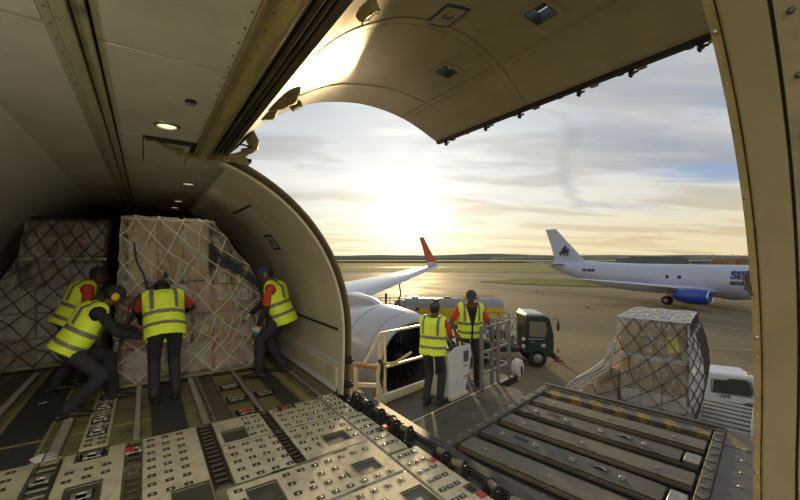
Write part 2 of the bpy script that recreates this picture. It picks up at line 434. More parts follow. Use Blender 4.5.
# ------------------------------------------------------------------ camera, sun, sky
cd = bpy.data.cameras.new('camera'); cam = bpy.data.objects.new('camera', cd); COL.objects.link(cam)
cam.location = (0, 0, 1.75); cam.rotation_euler = (PI / 2, 0, R(-34.5))
cd.sensor_width = 36; cd.lens = 370 / 800 * 36; cd.shift_y = 7 / 800; cd.clip_start = .05; cd.clip_end = 6000
SC.camera = cam
SC.view_settings.view_transform = 'Standard'; SC.view_settings.look = 'None'; SC.view_settings.gamma = 1
SC.view_settings.use_curve_mapping = False; SC.view_settings.exposure = 0.0
FW = V((math.sin(R(34.5)), math.cos(R(34.5)), 0)); RT = V((math.cos(R(34.5)), -math.sin(R(34.5)), 0))
SUN = (FW + RT * .027 + V((0, 0, .125))).normalized()
sl = bpy.data.lights.new('sun', 'SUN'); sl.energy = 3.5; sl.color = (1, .74, .38); sl.angle = R(2.5)
so = bpy.data.objects.new('sun', sl); COL.objects.link(so); so.rotation_euler = SUN.to_track_quat('Z', 'Y').to_euler(); so.location = (30, 40, 12)

def make_world():
    w = bpy.data.worlds.new('sky'); SC.world = w; w.use_nodes = True; nt = w.node_tree; L = nt.links
    for n in list(nt.nodes): nt.nodes.remove(n)
    out = nt.nodes.new('ShaderNodeOutputWorld'); bg = nt.nodes.new('ShaderNodeBackground'); L.new(bg.outputs[0], out.inputs[0])
    tc = nt.nodes.new('ShaderNodeTexCoord'); D = tc.outputs['Generated']
    def mth(op, a, b=None, c=None, clamp=False):
        n = nt.nodes.new('ShaderNodeMath'); n.operation = op; n.use_clamp = clamp
        for i, q in enumerate((a, b, c)):
            if q is None: continue
            if isinstance(q, (int, float)): n.inputs[i].default_value = q
            else: L.new(q, n.inputs[i])
        return n.outputs[0]
    def dot(v):
        n = nt.nodes.new('ShaderNodeVectorMath'); n.operation = 'DOT_PRODUCT'; L.new(D, n.inputs[0]); n.inputs[1].default_value = v; return n.outputs['Value']
    def mix(f, a, b, kind='MIX'):
        x = nt.nodes.new('ShaderNodeMix'); x.data_type = 'RGBA'; x.blend_type = kind
        if isinstance(f, (int, float)): x.inputs[0].default_value = f
        else: L.new(f, x.inputs[0])
        for i, q in ((6, a), (7, b)):
            if isinstance(q, tuple): x.inputs[i].default_value = (*q, 1)
            else: L.new(q, x.inputs[i])
        return x.outputs[2]
    def rng(x, a, b, c=0, d=1):
        r = nt.nodes.new('ShaderNodeMapRange'); r.interpolation_type = 'SMOOTHSTEP'; L.new(x, r.inputs[0])
        for i, v in enumerate((a, b, c, d)): r.inputs[i + 1].default_value = v
        return r.outputs[0]
    sp = nt.nodes.new('ShaderNodeSeparateXYZ'); L.new(D, sp.inputs[0]); z = sp.outputs[2]
    # base: yellow at the horizon, pale grey-blue above
    ramp = nt.nodes.new('ShaderNodeValToRGB'); L.new(z, ramp.inputs[0]); e = ramp.color_ramp.elements
    e[0].position = 0; e[0].color = (.80, .67, .40, 1); e[1].position = 1; e[1].color = (.30, .36, .46, 1)
    for p, c in ((.05, (.80, .70, .47)), (.12, (.74, .72, .62)), (.22, (.64, .67, .68)), (.38, (.47, .52, .59)), (.6, (.38, .44, .53))):
        q = ramp.color_ramp.elements.new(p); q.color = (*c, 1)
    base = ramp.outputs[0]
    # layered cloud: noise on a plane overhead
    zz = mth('ADD', mth('MAXIMUM', z, 0), .13)
    cx = nt.nodes.new('ShaderNodeCombineXYZ')
    L.new(mth('DIVIDE', dot(RT), zz), cx.inputs[0]); L.new(mth('DIVIDE', dot(FW), zz), cx.inputs[1])
    def noi(s, st, d=8, r=.55, dist=0., w=0):
        mp = nt.nodes.new('ShaderNodeMapping'); mp.inputs['Scale'].default_value = st; mp.inputs['Location'].default_value = (w, w * 2, 0); L.new(cx.outputs[0], mp.inputs[0])
        mp.inputs['Rotation'].default_value[2] = R(12)
        n = nt.nodes.new('ShaderNodeTexNoise'); n.inputs['Scale'].default_value = s; n.inputs['Detail'].default_value = d; n.inputs['Roughness'].default_value = r
        n.inputs['Distortion'].default_value = dist
        L.new(mp.outputs[0], n.inputs[0]); return n.outputs['Fac']
    n1 = noi(.9, (.5, 1.1, 1), dist=.6, w=3.1); n2 = noi(2.4, (.35, 1.4, 1), dist=.4, w=1.3)
    blue = rng(n1, .50, .66)
    right = rng(dot(RT), -.05, .7)
    base = mix(mth('MULTIPLY', mth('MULTIPLY', blue, mth('ADD', mth('MULTIPLY', right, .85), .15)), rng(z, .04, .2)), base, (.27, .37, .56))
    base = mix(mth('MULTIPLY', rng(n2, .47, .66), .75), base, mix(rng(z, 0, .22), (.90, .72, .40), (.68, .67, .65)))
    base = mix(mth('MULTIPLY', rng(noi(1.5, (.45, 1.3, 1), w=7.7, dist=.5), .46, .62), mth('ADD', .85, mth('MULTIPLY', right, -.2))), base, mix(rng(z, 0, .25), (.62, .48, .27), (.37, .38, .40)))
    # one dark twisting smoke-like wisp
    fw = mth('MAXIMUM', dot(FW), .05); t = mth('DIVIDE', dot(RT), fw); u = mth('DIVIDE', z, fw)
    ctr = mth('ADD', .425, mth('MULTIPLY', mth('SINE', mth('MULTIPLY', u, 16)), -.035))
    ctr = mth('ADD', ctr, mth('MULTIPLY', mth('MAXIMUM', mth('SUBTRACT', .22, u), 0), 1.1))
    dist = mth('ABSOLUTE', mth('SUBTRACT', mth('ADD', t, mth('MULTIPLY', mth('SUBTRACT', n2, .5), .12)), ctr))
    wisp = mth('MULTIPLY', rng(dist, .004, .038, 1, 0), mth('MULTIPLY', rng(u, .10, .16), rng(u, .33, .42, 1, 0)))
    base = mix(mth('MULTIPLY', wisp, .4), base, (.30, .31, .35))
    # glow round the sun
    d = mth('MAXIMUM', dot(tuple(SUN)), 0)
    def glow(p, k): return mth('MULTIPLY', mth('POWER', d, p), k)
    g = nt.nodes.new('ShaderNodeCombineXYZ')
    cloudy = mth('ADD', .25, mth('MULTIPLY', n2, 1.5))
    tot = mth('ADD', mth('ADD', glow(7, .20), glow(34, .33)), glow(300, 1.0))
    tot = mth('MULTIPLY', tot, cloudy)
    for i, c in enumerate((1.0, .92, .72)):
        L.new(mth('ADD', mth('MULTIPLY', tot, c), glow(2600, 2.0)), g.inputs[i])
    col = mix(1., base, g.outputs[0], 'ADD')
    col = mix(rng(z, -.02, 0), (.16, .14, .09), col)
    L.new(col, bg.inputs[0]); bg.inputs[1].default_value = 1.0
make_world()

# ------------------------------------------------------------------ fuselage shell
RSEC = [(2.15, -.35), (2.17, .2), (2.165, .75)] + [(2.15 * math.cos(R(a)), .75 + 2.15 * math.sin(R(a))) for a in (8, 16, 24, 32, 40, 48, 56, 62, 67)] + [(.78, 2.79)]
def on_sec(sec):
    def f(t):
        k = min(int(t), len(sec) - 2); q = t - k
        a, b = sec[k], sec[k + 1]; return (a[0] + (b[0] - a[0]) * q, a[1] + (b[1] - a[1]) * q)
    return f
rs = on_sec(RSEC); RT_N = len(RSEC) - 1
LSEC = [(-1.2, 2.8), (-1.4, 2.76), (-1.65, 2.6), (-1.9, 2.3), (-2.04, 1.9), (-2.12, 1.4), (-2.14, .8), (-2.12, .2), (-2.1, -.3)]
ls = on_sec(LSEC)
mb = MB(); mb.sheet(lambda t, y: (rs(t)[0], y, rs(t)[1]), lin(0, RT_N, RT_N * 2 + 1), lin(4.5, 9.3, 9), .05)
wr = build(mb, 'wall_right', M['wallliner'], kind='structure')
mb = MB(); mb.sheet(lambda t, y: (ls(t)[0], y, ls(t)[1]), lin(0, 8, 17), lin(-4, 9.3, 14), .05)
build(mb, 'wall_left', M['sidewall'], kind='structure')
# rear of the hold, its shade put into the dark shell colour
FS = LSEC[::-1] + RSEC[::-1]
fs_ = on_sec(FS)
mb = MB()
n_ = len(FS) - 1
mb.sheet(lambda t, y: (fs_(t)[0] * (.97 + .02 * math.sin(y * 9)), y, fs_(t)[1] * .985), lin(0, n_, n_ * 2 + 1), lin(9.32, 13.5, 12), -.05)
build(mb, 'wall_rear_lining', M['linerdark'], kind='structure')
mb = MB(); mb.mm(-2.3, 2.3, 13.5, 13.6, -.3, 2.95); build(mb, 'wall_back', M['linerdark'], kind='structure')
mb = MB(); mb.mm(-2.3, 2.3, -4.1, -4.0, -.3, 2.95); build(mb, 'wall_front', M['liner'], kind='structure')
# outer skin (one shell with the door opening left out)
def skin(a, y, r=2.212): return (r * math.cos(R(a)), y, .75 + r * math.sin(R(a)))
mb = MB()
mb.sheet(skin, lin(-90, 270, 61), lin(4.54, 22, 4), .02)
mb.sheet(skin, lin(72, 338, 45), lin(.36, 4.54, 3), .02)
mb.sheet(skin, lin(-90, 270, 61), [-4.3, .36], .02)
mb.lathe([(0, 2.21), (.02, .01)], 48, lambda a, y, z: (y, 22 + a, .75 + z))
build(mb, 'wall_outer_skin', M['skin'], kind='structure', smooth=40)

# ceiling: panels with dark joints, rails
ceil = empty('ceiling', (0, 2, 2.8), kind='structure')
mb = MB(); mb.mm(-1.3, .50, -4, 4.45, 2.835, 2.87); mb.mm(-1.3, .82, 4.45, 9.3, 2.835, 2.87); mb.mm(.4, 1.0, 4.45, 9.3, 2.83, 2.87); mb.mm(.8,2.2,-4,.3,2.8,2.87)
build(mb, 'backing', M['rubber'], ceil)
def panel(x0, x1, y0, y1, hole=None):
    m_ = MB(); m_.mm(x0 + .004, x1 - .004, y0 + .008, y1 - .008, 2.8, 2.825)
    return build(m_, 'ceiling_panel', M['liner'], ceil, bevel=.004, seg=1)
ysL = [-4, -1.0, 2.26, 4.93, 6.9, 9.3]
for a, b in zip(ysL, ysL[1:]):
    panel(-1.22, -.37, a, b); 
    if a > 4: panel(-.2, .80, a, b)
for a, b in [(-4, -.6), (-.6, 2.3), (2.3, 3.88)]: panel(-.2, .40, a, b)
panel(-.2, -.02, 3.88, 4.93); panel(-.02, .36, 4.02, 4.93); panel(.36, .80, 4.45, 4.93)
# T-section double rail along the ceiling
mb = MB()
mb.mm(-.37, -.325, -4, 9.3, 2.783, 2.80); mb.mm(-.318, -.262, -4, 9.3, 2.755, 2.80); mb.mm(-.255, -.205, -4, 9.3, 2.775, 2.80)
build(mb, 'trim_1', M['goldtrim'] if 0 else mat('ceiling_rail_paint', (.30, .28, .19), .35, var=.1, scale=8, dirt=(.1, .09, .06), dscale=6, dlo=.55, dhi=.7), bevel=.006, kind='structure')
mb = MB()
for k in range(0, 70):
    y = -1 + k * .14
    mb.tube((-.347, y, 2.779), (-.347, y, 2.785), .006, n=6)
    if y < 4: mb.tube((.375, y, 2.794), (.375, y, 2.802), .006, n=6)
build(mb, 'ceiling_rivets', M['inkgrey'], ceil, kind=None)
# small ceiling brackets
for x, y in ((.25, 2.85), (-1.1, 5.42), (-1.0, 3.3)):
    m_ = MB(); m_.path([(x - .035, y, 2.795), (x - .02, y, 2.775), (x + .02, y + .01, 2.775), (x + .035, y + .01, 2.795)], .004, 6)
    m_.lathe([(0, .001), (0, .035), (.004, .035), (.005, .001)], 16, lambda a, yy, z, x=x, y=y: (x + yy, y + z, 2.8 - a))
    build(m_, 'ceiling_bracket', M['blackiron'], ceil)
# slot with cable at the end of the header
mb = MB(); mb.mm(.0, .36, 3.9, 4.0, 2.79, 2.8); build(mb, 'cable_slot', M['rubber'], ceil)

# recessed ceiling lights
def ceiling_light(x, y, lab, on=True, power=6, z=2.8, r=.075):
    t = empty('ceiling_light', (x, y, z), 0, lab, 'light', 'recessed lights in the hold ceiling')
    m_ = MB(); m_.lathe([(0, r), (0, r * 1.35), (-.008, r * 1.3), (-.016, r), (-.006, r * .98)], 28, lambda a, yy, zz: (yy, zz, a), True)
    build(m_, 'bezel', M['galv'], t, world=False)
    m_ = MB(); m_.lathe([(-.002, .001), (-.004, r * .97), (-.010, r * .8), (-.014, .001)], 24, lambda a, yy, zz: (yy, zz, a))
    build(m_, 'lens', M['lens' if on else 'lensdim'], t, world=False)
    ld = bpy.data.lights.new('lamp', 'AREA'); ld.shape = 'DISK'; ld.size = r * 1.8; ld.energy = power; ld.color = (1, .9, .74)
    lo = bpy.data.objects.new('ceiling_light_lamp', ld); COL.objects.link(lo); lo.parent = t; lo.location = (0, 0, -.02)
ceiling_light(.14, 3.48, 'large warm lit recessed light nearest the open cargo door header', True, 4, r=.07)
lab = 'small recessed light in the %s ceiling strip, %s'
ceiling_light(-1.1, 5.79, lab % ('left', 'nearest of three'), False, 3)
ceiling_light(-1.1, 7.73, lab % ('left', 'middle of three'), False, .6)
ceiling_light(-1.1, 9.1, lab % ('left', 'farthest of three'), False, .3)
ceiling_light(.5, 6.06, lab % ('right', 'nearest of three'), False, 1.5)
ceiling_light(.5, 8.02, lab % ('right', 'middle of three'), False, .6)
ceiling_light(.5, 9.1, lab % ('right', 'farthest of three'), False, .3)
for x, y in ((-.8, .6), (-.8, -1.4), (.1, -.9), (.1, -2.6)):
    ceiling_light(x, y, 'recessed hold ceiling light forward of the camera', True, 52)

# left-wall lamps: one beside the camera, two behind it added to brighten the hold
def wall_lamp(y, power, lab, z=2.05, x=-1.98):
    t = empty('wall_lamp', (x, y, z), 0, lab, 'light', 'sidewall lamps of the hold')
    m_ = MB(); m_.box((-.03, 0, 0), (.06, .62, .10)); build(m_, 'housing', M['galv'], t, world=False, bevel=.01)
    m_ = MB(); m_.tube((.02, -.28, 0), (.02, .28, 0), .022, n=12); build(m_, 'tube', M['lensdim'], t, world=False)
    ld = bpy.data.lights.new('lamp', 'AREA'); ld.shape = 'RECTANGLE'; ld.size = .08; ld.size_y = .56; ld.energy = power; ld.color = (1, .95, .86)
    lo = bpy.data.objects.new('wall_lamp_lamp', ld); COL.objects.link(lo); lo.parent = t; lo.location = (.05, 0, 0); lo.rotation_euler = V((.8, 0, .6)).to_track_quat('-Z', 'Y').to_euler()
wall_lamp(1.9, 26, 'sidewall lamp on the left wall beside the camera')
wall_lamp(-.4, 38, 'added fill lamp on the left wall behind the camera')
wall_lamp(-2.6, 30, 'added fill lamp on the left wall at the forward end of the hold')

# header beam over the door opening
hdr = empty('trim_2', (.5, 2.3, 2.78), kind='structure')
mb = MB(); mb.mm(.415, .53, .0, 4.32, 2.79, 2.93); build(mb, 'beam', M['olive'], hdr, bevel=.006)
mb = MB(); mb.tube((.410, .0, 2.79), (.410, 4.32, 2.79), .018, n=12); build(mb, 'round_edge', M['goldtrim'], hdr)
mb = MB(); mb.mm(.525, .540, .0, 4.32, 2.775, 2.93); build(mb, 'flange', M['goldtrim'], hdr, bevel=.004)
mb = MB(); mb.mm(.54, .72, .0, 4.25, 2.86, 2.93)
for x, w, z in ((.56, .02, 2.81), (.595, .03, 2.80), (.64, .022, 2.815), (.685, .04, 2.80)): mb.mm(x - w / 2, x + w / 2, .0, 4.22, z, 2.9)
build(mb, 'hinge_seal', M['brownrubber'], hdr, bevel=.005)
mb = MB()
for k in range(26):
    y = .4 + k * .15; mb.tube((.452, y, 2.785), (.452, y, 2.793), .006, n=6)
build(mb, 'rivets', M['inkgrey'], hdr)

# door frame, aft (arched jamb)
jr = empty('trim_3', (2.2, 4.45, 0), kind='structure')
def arch(r0, r1, y0, y1, a0=-28, a1=72, n=40, dyf=None):
    m_ = MB(); rings = []
    for a in lin(a0, a1, n):
        ca, sa = math.cos(R(a)), math.sin(R(a)); dy = dyf(.75 + 2.15 * sa) if dyf else 0
        def pt(r): 
            x = r * ca; 
            if a < 0: x = r * (1 + (ca - 1) * .15)
            return x, .75 + r * sa
        rings.append([(pt(r0)[0], y0 + dy, pt(r0)[1]), (pt(r1)[0], y0 + dy, pt(r1)[1]), (pt(r1)[0], y1 + dy, pt(r1)[1]), (pt(r0)[0], y1 + dy, pt(r0)[1])])
    m_.loft(rings); return m_
build(arch(2.12, 2.15, 4.40, 4.52), 'inner_lip', M['wallliner'], jr)
build(arch(2.15, 2.21, 4.43, 4.56), 'frame_band', mat('jamb_dark_olive', (.16, .125, .055), .5, var=.3, scale=6, bump=.2, dirt=(.05, .04, .02), dscale=6, dlo=.48, dhi=.62), jr)
build(arch(2.205, 2.235, 4.38, 4.56), 'outer_edge', M['goldtrim'], jr)
build(arch(2.17, 2.185, 4.415, 4.44), 'seal', M['brownrubber'], jr)
mb = MB()
for k in range(60):
    a = -24 + k * 1.6; r = 2.20; mb.tube((r * math.cos(R(a)) if a > 0 else r * (1 + (math.cos(R(a)) - 1) * .15), 4.424, .75 + r * math.sin(R(a))), (r * math.cos(R(a)) if a > 0 else r * (1 + (math.cos(R(a)) - 1) * .15), 4.434, .75 + r * math.sin(R(a))), .007, n=6)
build(mb, 'rivets', M['galv'], jr)
mb = MB()
for z_ in (.03, .35): mb.box((2.19, 4.38, z_ + .05), (.08, .06, .09)); mb.tube((2.15, 4.34, z_ + .05), (2.24, 4.34, z_ + .05), .02)
build(mb, 'latch_fitting', M['blackiron'], jr, bevel=.006)

# door frame, forward (close to the camera)
jf = empty('trim_4', (2.1, .35, 0), kind='structure')
dyf = lambda z: -.075 * max(0, (z - .9) / 1.6) ** 1.1
def arcsheet(y0, y1, r, t, name, m_, n=34, bev=.003):
    b_ = MB()
    def f(a, y):
        ca, sa = math.cos(R(a)), math.sin(R(a)); x = r * ca if a > 0 else r * (1 + (ca - 1) * .15); z = .75 + r * sa
        return (x, y + dyf(z), z)
    b_.sheet(f, lin(-40, 71, n), [y0, y1], t)
    return build(b_, name, m_, jf)
arcsheet(.428, .450, 2.15, .05, 'flange_outer', M['goldtrim'])
arcsheet(.420, .429, 2.165, .04, 'groove', mat('jamb_gold_olive', (.19, .145, .05), .5, var=.25, scale=10, dirt=(.1, .08, .03), dscale=12, dlo=.5, dhi=.62))
arcsheet(.415, .421, 2.145, .05, 'bright_lip', M['goldtrim'])
arcsheet(.325, .416, 2.14, .05, 'cover', M['jambbeam'])
arcsheet(.315, .325, 2.16, .04, 'dark_joint', M['rubber'])
arcsheet(-4, .315, 2.14, .05, 'liner_panel', mat('forward_liner', (.17, .145, .09), .5, var=.08, scale=2, dirt=(.1, .085, .05), dscale=3, dlo=.5, dhi=.75))
arcsheet(.36, .435, 2.2, .2, 'frame_body', M['olive'])
mb = MB()
for k in range(18):
    a = -20 + k * 5; r = 2.137
    for y in (.285,): mb.sph((r * math.cos(R(a)) if a > 0 else r, y + dyf(.75 + r * math.sin(R(a))), .75 + r * math.sin(R(a))), .009, 8, 6)
build(mb, 'panel_screws', M['ink'], jf)
mb = MB()
for k in range(44):
    a = -30 + k * 2.3; r = 2.147; x = r * math.cos(R(a)) if a > 0 else r * (1 + (math.cos(R(a)) - 1) * .15); z = .75 + r * math.sin(R(a))
    mb.sph((x, .439 + dyf(z), z), .0035 if k % 7 else .007, 6, 4)
build(mb, 'rivets', M['galv'], jf)
# catch hook with pin on the jamb
mb = MB(); mb.tube((1.95, .43, 1.645), (1.95, .478, 1.645), .008); mb.box((1.965, .425, 1.65), (.03, .02, .06)); mb.path([(1.95, .41, 1.70), (1.94, .435, 1.68), (1.94, .43, 1.64), (1.95, .41, 1.60)], .006, 8)
build(mb, 'catch_hook', M['blackiron'], jf, bevel=.003)

# ------------------------------------------------------------------ the open cargo door
door = empty('door_1', (.8, 2.4, 2.95), kind='structure')
DP = [(.80, 2.95), (1.05, 3.22), (1.33, 3.43), (1.76, 3.65), (2.39, 3.77), (3.04, 3.71), (3.65, 3.49)]
DS = [(p.x, p.y) for p in smoothpath([(a, b, 0) for a, b in DP], 8)]
dl = [0]
for a, b in zip(DS, DS[1:]): dl.append(dl[-1] + math.dist(a, b))
def door_pt(s, off=0):
    k = 0
    while k < len(dl) - 2 and dl[k + 1] < s: k += 1
    q = (s - dl[k]) / (dl[k + 1] - dl[k]); a, b = DS[k], DS[k + 1]
    tx, tz = b[0] - a[0], b[1] - a[1]; l = math.hypot(tx, tz)
    return (a[0] + tx * q - tz / l * off, a[1] + tz * q + tx / l * off)
def s_at_x(x):
    for k in range(len(DS) - 1):
        if DS[k][0] <= x <= DS[k + 1][0]: return dl[k] + (dl[k + 1] - dl[k]) * (x - DS[k][0]) / (DS[k + 1][0] - DS[k][0])
SMAX = dl[-1]
sw0, sw1 = s_at_x(2.60), s_at_x(2.79)
ss = sorted(lin(0, sw0, 22) + lin(sw1, SMAX, 11)); i_w = 21
ys = [.46, .9, 1.4, 1.77, 1.96, 2.4, 2.94, 3.11, 3.6, 4.0, 4.3]
holes = {(i_w, 3), (i_w, 6)}
mb = MB(); mb.sheet(lambda s, y: (door_pt(s)[0], y, door_pt(s)[1]), ss, ys, -.02, holes)
build(mb, 'liner', M['doorliner'], door, smooth=60)
mb = MB(); mb.sheet(lambda s, y: (door_pt(s, .075)[0], y, door_pt(s, .075)[1]), ss, ys, -.03, holes)
build(mb, 'outer_skin', M['skin'], door, smooth=60)
def doorbox(m_, s0, s1, y0, y1, o0, o1, n=2):
    rings = []
    for s in lin(s0, s1, n):
        a, b = door_pt(s, o0), door_pt(s, o1); rings.append([(a[0], y0, a[1]), (b[0], y0, b[1]), (b[0], y1, b[1]), (a[0], y1, a[1])])
    m_.loft(rings)
mb = MB(); doorbox(mb, 0, SMAX, 4.28, 4.31, .0, .11, 30); doorbox(mb, 0, SMAX, .45, .47, 0, .11, 30)
doorbox(mb, SMAX - .02, SMAX, .46, 4.3, .02, .11); build(mb, 'edge_frame', M['olive'], door)
for y0, y1 in ((1.77, 1.96), (2.94, 3.11)):
    mb = MB()
    for a in ((sw0 - .004, sw0 + .006, y0, y1), (sw1 - .006, sw1 + .004, y0, y1), (sw0, sw1, y0 - .004, y0 + .006), (sw0, sw1, y1 - .006, y1 + .004)): doorbox(mb, *a, -.004, .11)
    doorbox(mb, sw0 + .01, sw0 + .09, y0 + .01, y1 - .07, .03, .04)
    w_ = build(mb, 'vent_window', M['well'], door)
    mb = MB(); doorbox(mb, sw0 + .004, sw1 - .004, y0 + .004, y1 - .004, .085, .088); build(mb, 'pane', M['clearglass'], w_)
    mb = MB(); doorbox(mb, sw0 - .05, sw1 + .05, y0 - .05, y0 - .005, -.004, .0); doorbox(mb, sw0 - .05, sw1 + .05, y1 + .005, y1 + .05, -.004, .0)
    doorbox(mb, sw0 - .05, sw0 - .005, y0 - .05, y1 + .05, -.004, .0); doorbox(mb, sw1 + .005, sw1 + .05, y0 - .05, y1 + .05, -.004, .0)
    build(mb, 'surround', M['doorliner'], w_)
# riveted doubler bands
def band(name, pts, w=.03):
    m_ = MB(); rings = []
    for i, (s, y) in enumerate(pts):
        a = pts[max(i - 1, 0)]; b = pts[min(i + 1, len(pts) - 1)]; ds, dy = b[0] - a[0], b[1] - a[1]; l = math.hypot(ds, dy); ns, ny = -dy / l * w, ds / l * w
        r_ = []
        for k, o in ((-1, 0), (-1, -.006), (1, -.006), (1, 0)):
            p = door_pt(min(max(s + k * ns, .001), SMAX - .001), o); r_.append((p[0], y + k * ny, p[1]))
        rings.append(r_)
    m_.loft(rings); return build(m_, name, M['doorliner'], door)
band('doubler_band', [(s, 2.33 + .42 * (s / SMAX) ** 2) for s in lin(.15, SMAX - .05, 30)], .035)
band('doubler_band', [(s, 3.75) for s in lin(.3, SMAX - .5, 30)], .02)
band('doubler_band', [(s_at_x(3.0) + .02 * math.sin(y), y) for y in lin(.5, 4.2, 20)], .03)
mb = MB()
for k in range(110):
    s = .2 + (SMAX - .3) * k / 110; y = 2.33 + .42 * (s / SMAX) ** 2
    for dy in (-.05, .05):
        p = door_pt(s, -.002); mb.sph((p[0], y + dy, p[1]), .005, 5, 4)
for k in range(150):
    y = .5 + k * .0245; 
    for ds in (-.045, .045): p = door_pt(s_at_x(3.0) + ds, -.002); mb.sph((p[0], y, p[1]), .0045, 5, 4)
    p = door_pt(SMAX - .06, -.002); mb.sph((p[0], y, p[1]), .0045, 5, 4)
for cy in (1.865, 3.025):
    for k in range(9):
        for q in (-.17, -.14, .14, .17):
            for A_, B_ in ((q, -.17 + k * .0425), (-.17 + k * .0425, q)):
                p = door_pt((sw0 + sw1) / 2 + A_, -.002); mb.sph((p[0], cy + B_, p[1]), .004, 5, 4)
build(mb, 'door_rivets', mat('rivet_heads', (.20, .165, .09), .5, var=.1), door)
# latches along the lower edge
mb = MB()
for k in range(9):
    y = 1.02 + k * .42
    x, z = door_pt(SMAX - .01, .05)
latch_ys = [1.0, 1.08, 1.16, 1.52, 1.60, 1.70, 1.95, 2.10, 2.32, 2.62, 2.84, 2.92, 3.30, 3.38, 3.72, 4.02, 4.16]
px_, pz_ = door_pt(SMAX, .06)
build(MB().mm(px_ - .05, px_ + .012, .47, 4.3, pz_ - .085, pz_ - .02), 'edge_rail', M['blackiron'], door)
for k, y in enumerate(latch_ys):
    m_ = MB(); kind = k % 3
    if kind == 0: m_.box((px_ + .025, y, pz_ - .05), (.05, .075, .085)); m_.tube((px_ + .045, y - .03, pz_ - .06), (px_ + .045, y + .03, pz_ - .06), .018)
    elif kind == 1:
        m_.box((px_ + .02, y, pz_ - .06), (.04, .03, .12)); m_.box((px_ + .04, y + .02, pz_ - .10), (.05, .02, .05)); m_.tube((px_ + .05, y - .04, pz_ - .09), (px_ + .05, y + .04, pz_ - .09), .012)
    else: m_.box((px_ + .02, y, pz_ - .05), (.05, .05, .06))
    build(m_, 'door_latch', M['blackiron' if kind == 1 else 'goldtrim' if k % 2 else 'olive'], door, bevel=.004)
# frame number placard, text reads 3
s0 = s_at_x(2.03); px, pz = door_pt(s0, -.006); a1 = door_pt(s0 + .05, -.006); a0 = door_pt(s0 - .05, -.006)
tx = V((a1[0] - a0[0], 0, a1[1] - a0[1])).normalized(); ty = V((0, 1, 0))
mb = MB(); doorbox(mb, s0 - .13, s0 + .13, 2.30 - .17, 2.30 + .12, -.005, 0); pl = build(mb, 'placard', M['placardblue'], door)
mb = MB(); doorbox(mb, s0 - .105, s0 + .105, 2.30 - .145, 2.30 + .095, -.008, -.002); build(mb, 'placard_face', M['doorliner'], pl)
nrm = V((tx.z, 0, -tx.x))
text('3', .15, pl, 'number', M['placardblue'], frame((px + nrm.x * .004, 2.275, pz + nrm.z * .004), -ty, tx, nrm) if 0 else frame((px + nrm.x * .004, 2.275, pz + nrm.z * .004), tx.cross(nrm) , tx, nrm), .001, bold=.003)
mb = MB()
for k in range(2): doorbox(mb, s0 + .14 + k * .02, s0 + .148 + k * .02, 2.2, 2.42, -.003, 0)
build(mb, 'caption_lines', M['olive'], pl)
# lamps in the door
def door_lamp(s, y, r, lab):
    c = V((door_pt(s, -.02)[0], y, door_pt(s, -.02)[1])); a1 = door_pt(s + .05); a0 = door_pt(s - .05)
    tx = V((a1[0] - a0[0], 0, a1[1] - a0[1])).normalized(); n = V((tx.z, 0, -tx.x)); fr = lambda a, p, q: tuple(c + n * a + tx * p + V((0, 1, 0)) * q)
    m_ = MB(); m_.lathe([(-.02, r * 1.5), (.01, r * 1.45), (.03, r * 1.15), (.03, r), (.012, r * .95)], 24, fr)
    h = build(m_, 'door_lamp', M['olive'], door)
    m_ = MB(); m_.lathe([(.012, .001), (.014, r * .95), (.02, r * .8), (.026, .001)], 24, fr); build(m_, 'lens', M['lens'], h)
    m_ = MB()
    for k in range(6): m_.sph(fr(.03, r * 1.3 * math.cos(k * PI / 3), r * 1.3 * math.sin(k * PI / 3)), .007, 6, 4)
    build(m_, 'screws', M['blackiron'], h)
door_lamp(s_at_x(1.12), 2.0, .052, '')
door_lamp(s_at_x(1.38), 4.08, .05, '')
# hinge arm covers (bulging boots) and hoses at the aft end
def boot(pts, rad, name, m_=M['olive'], n=14, flat=.75):
    P_ = smoothpath(pts, 5); K = len(P_); rr = [interp([(i / (len(rad) - 1), r) for i, r in enumerate(rad)], j / (K - 1))[0] for j in range(K)]
    b_ = MB(); b_.path(P_, .1, n, rad=[r * (1 + .05 * math.sin(j * 2.1)) for j, r in enumerate(rr)]); return build(b_, name, m_, door, smooth=60)
bm_ = mat('hinge_boot', (.26, .21, .09), .5, var=.2, scale=6, bump=.4, bscale=8, dirt=(.10, .08, .03), dscale=5, dlo=.5, dhi=.65)
kk = lambda k, pts: [(x * k, y * k, 1.75 + (z - 1.75) * k) for x, y, z in pts]
boot(kk(.79, [(.98, 4.3, 3.42), (1.2, 4.3, 3.52), (1.36, 4.3, 3.66), (1.46, 4.3, 3.80)]), [.03, .08, .11, .06], 'hinge_cover', bm_)
boot(kk(.87, [(.86, 4.3, 3.30), (1.0, 4.3, 3.36), (1.14, 4.3, 3.42), (1.2, 4.3, 3.52)]), [.03, .07, .10, .05], 'hinge_cover', bm_)
boot([(.80, 4.26, 3.12), (.90, 4.30, 3.14), (.98, 4.3, 3.02), (.95, 4.3, 2.93), (.86, 4.3, 2.90)], [.03, .07, .065, .04, .03], 'hinge_cover', bm_)
mb = MB(); mb.path(smoothpath([(.78, 4.2, 2.9), (.9, 4.2, 3.05), (1.05, 4.2, 3.3), (1.25, 4.18, 3.52)], 5), .012, 8); mb.path(smoothpath([(.74, 4.25, 2.86), (.84, 4.25, 2.98), (.9, 4.2, 3.2), (1.12, 4.15, 3.42)], 5), .009, 8)
mb.path(smoothpath([(.95, 4.2, 2.93), (.85, 4.25, 2.96), (.72, 4.28, 2.93), (.6, 4.3, 2.88)], 5), .01, 8)
build(mb, 'hose', M['rubber'], door)
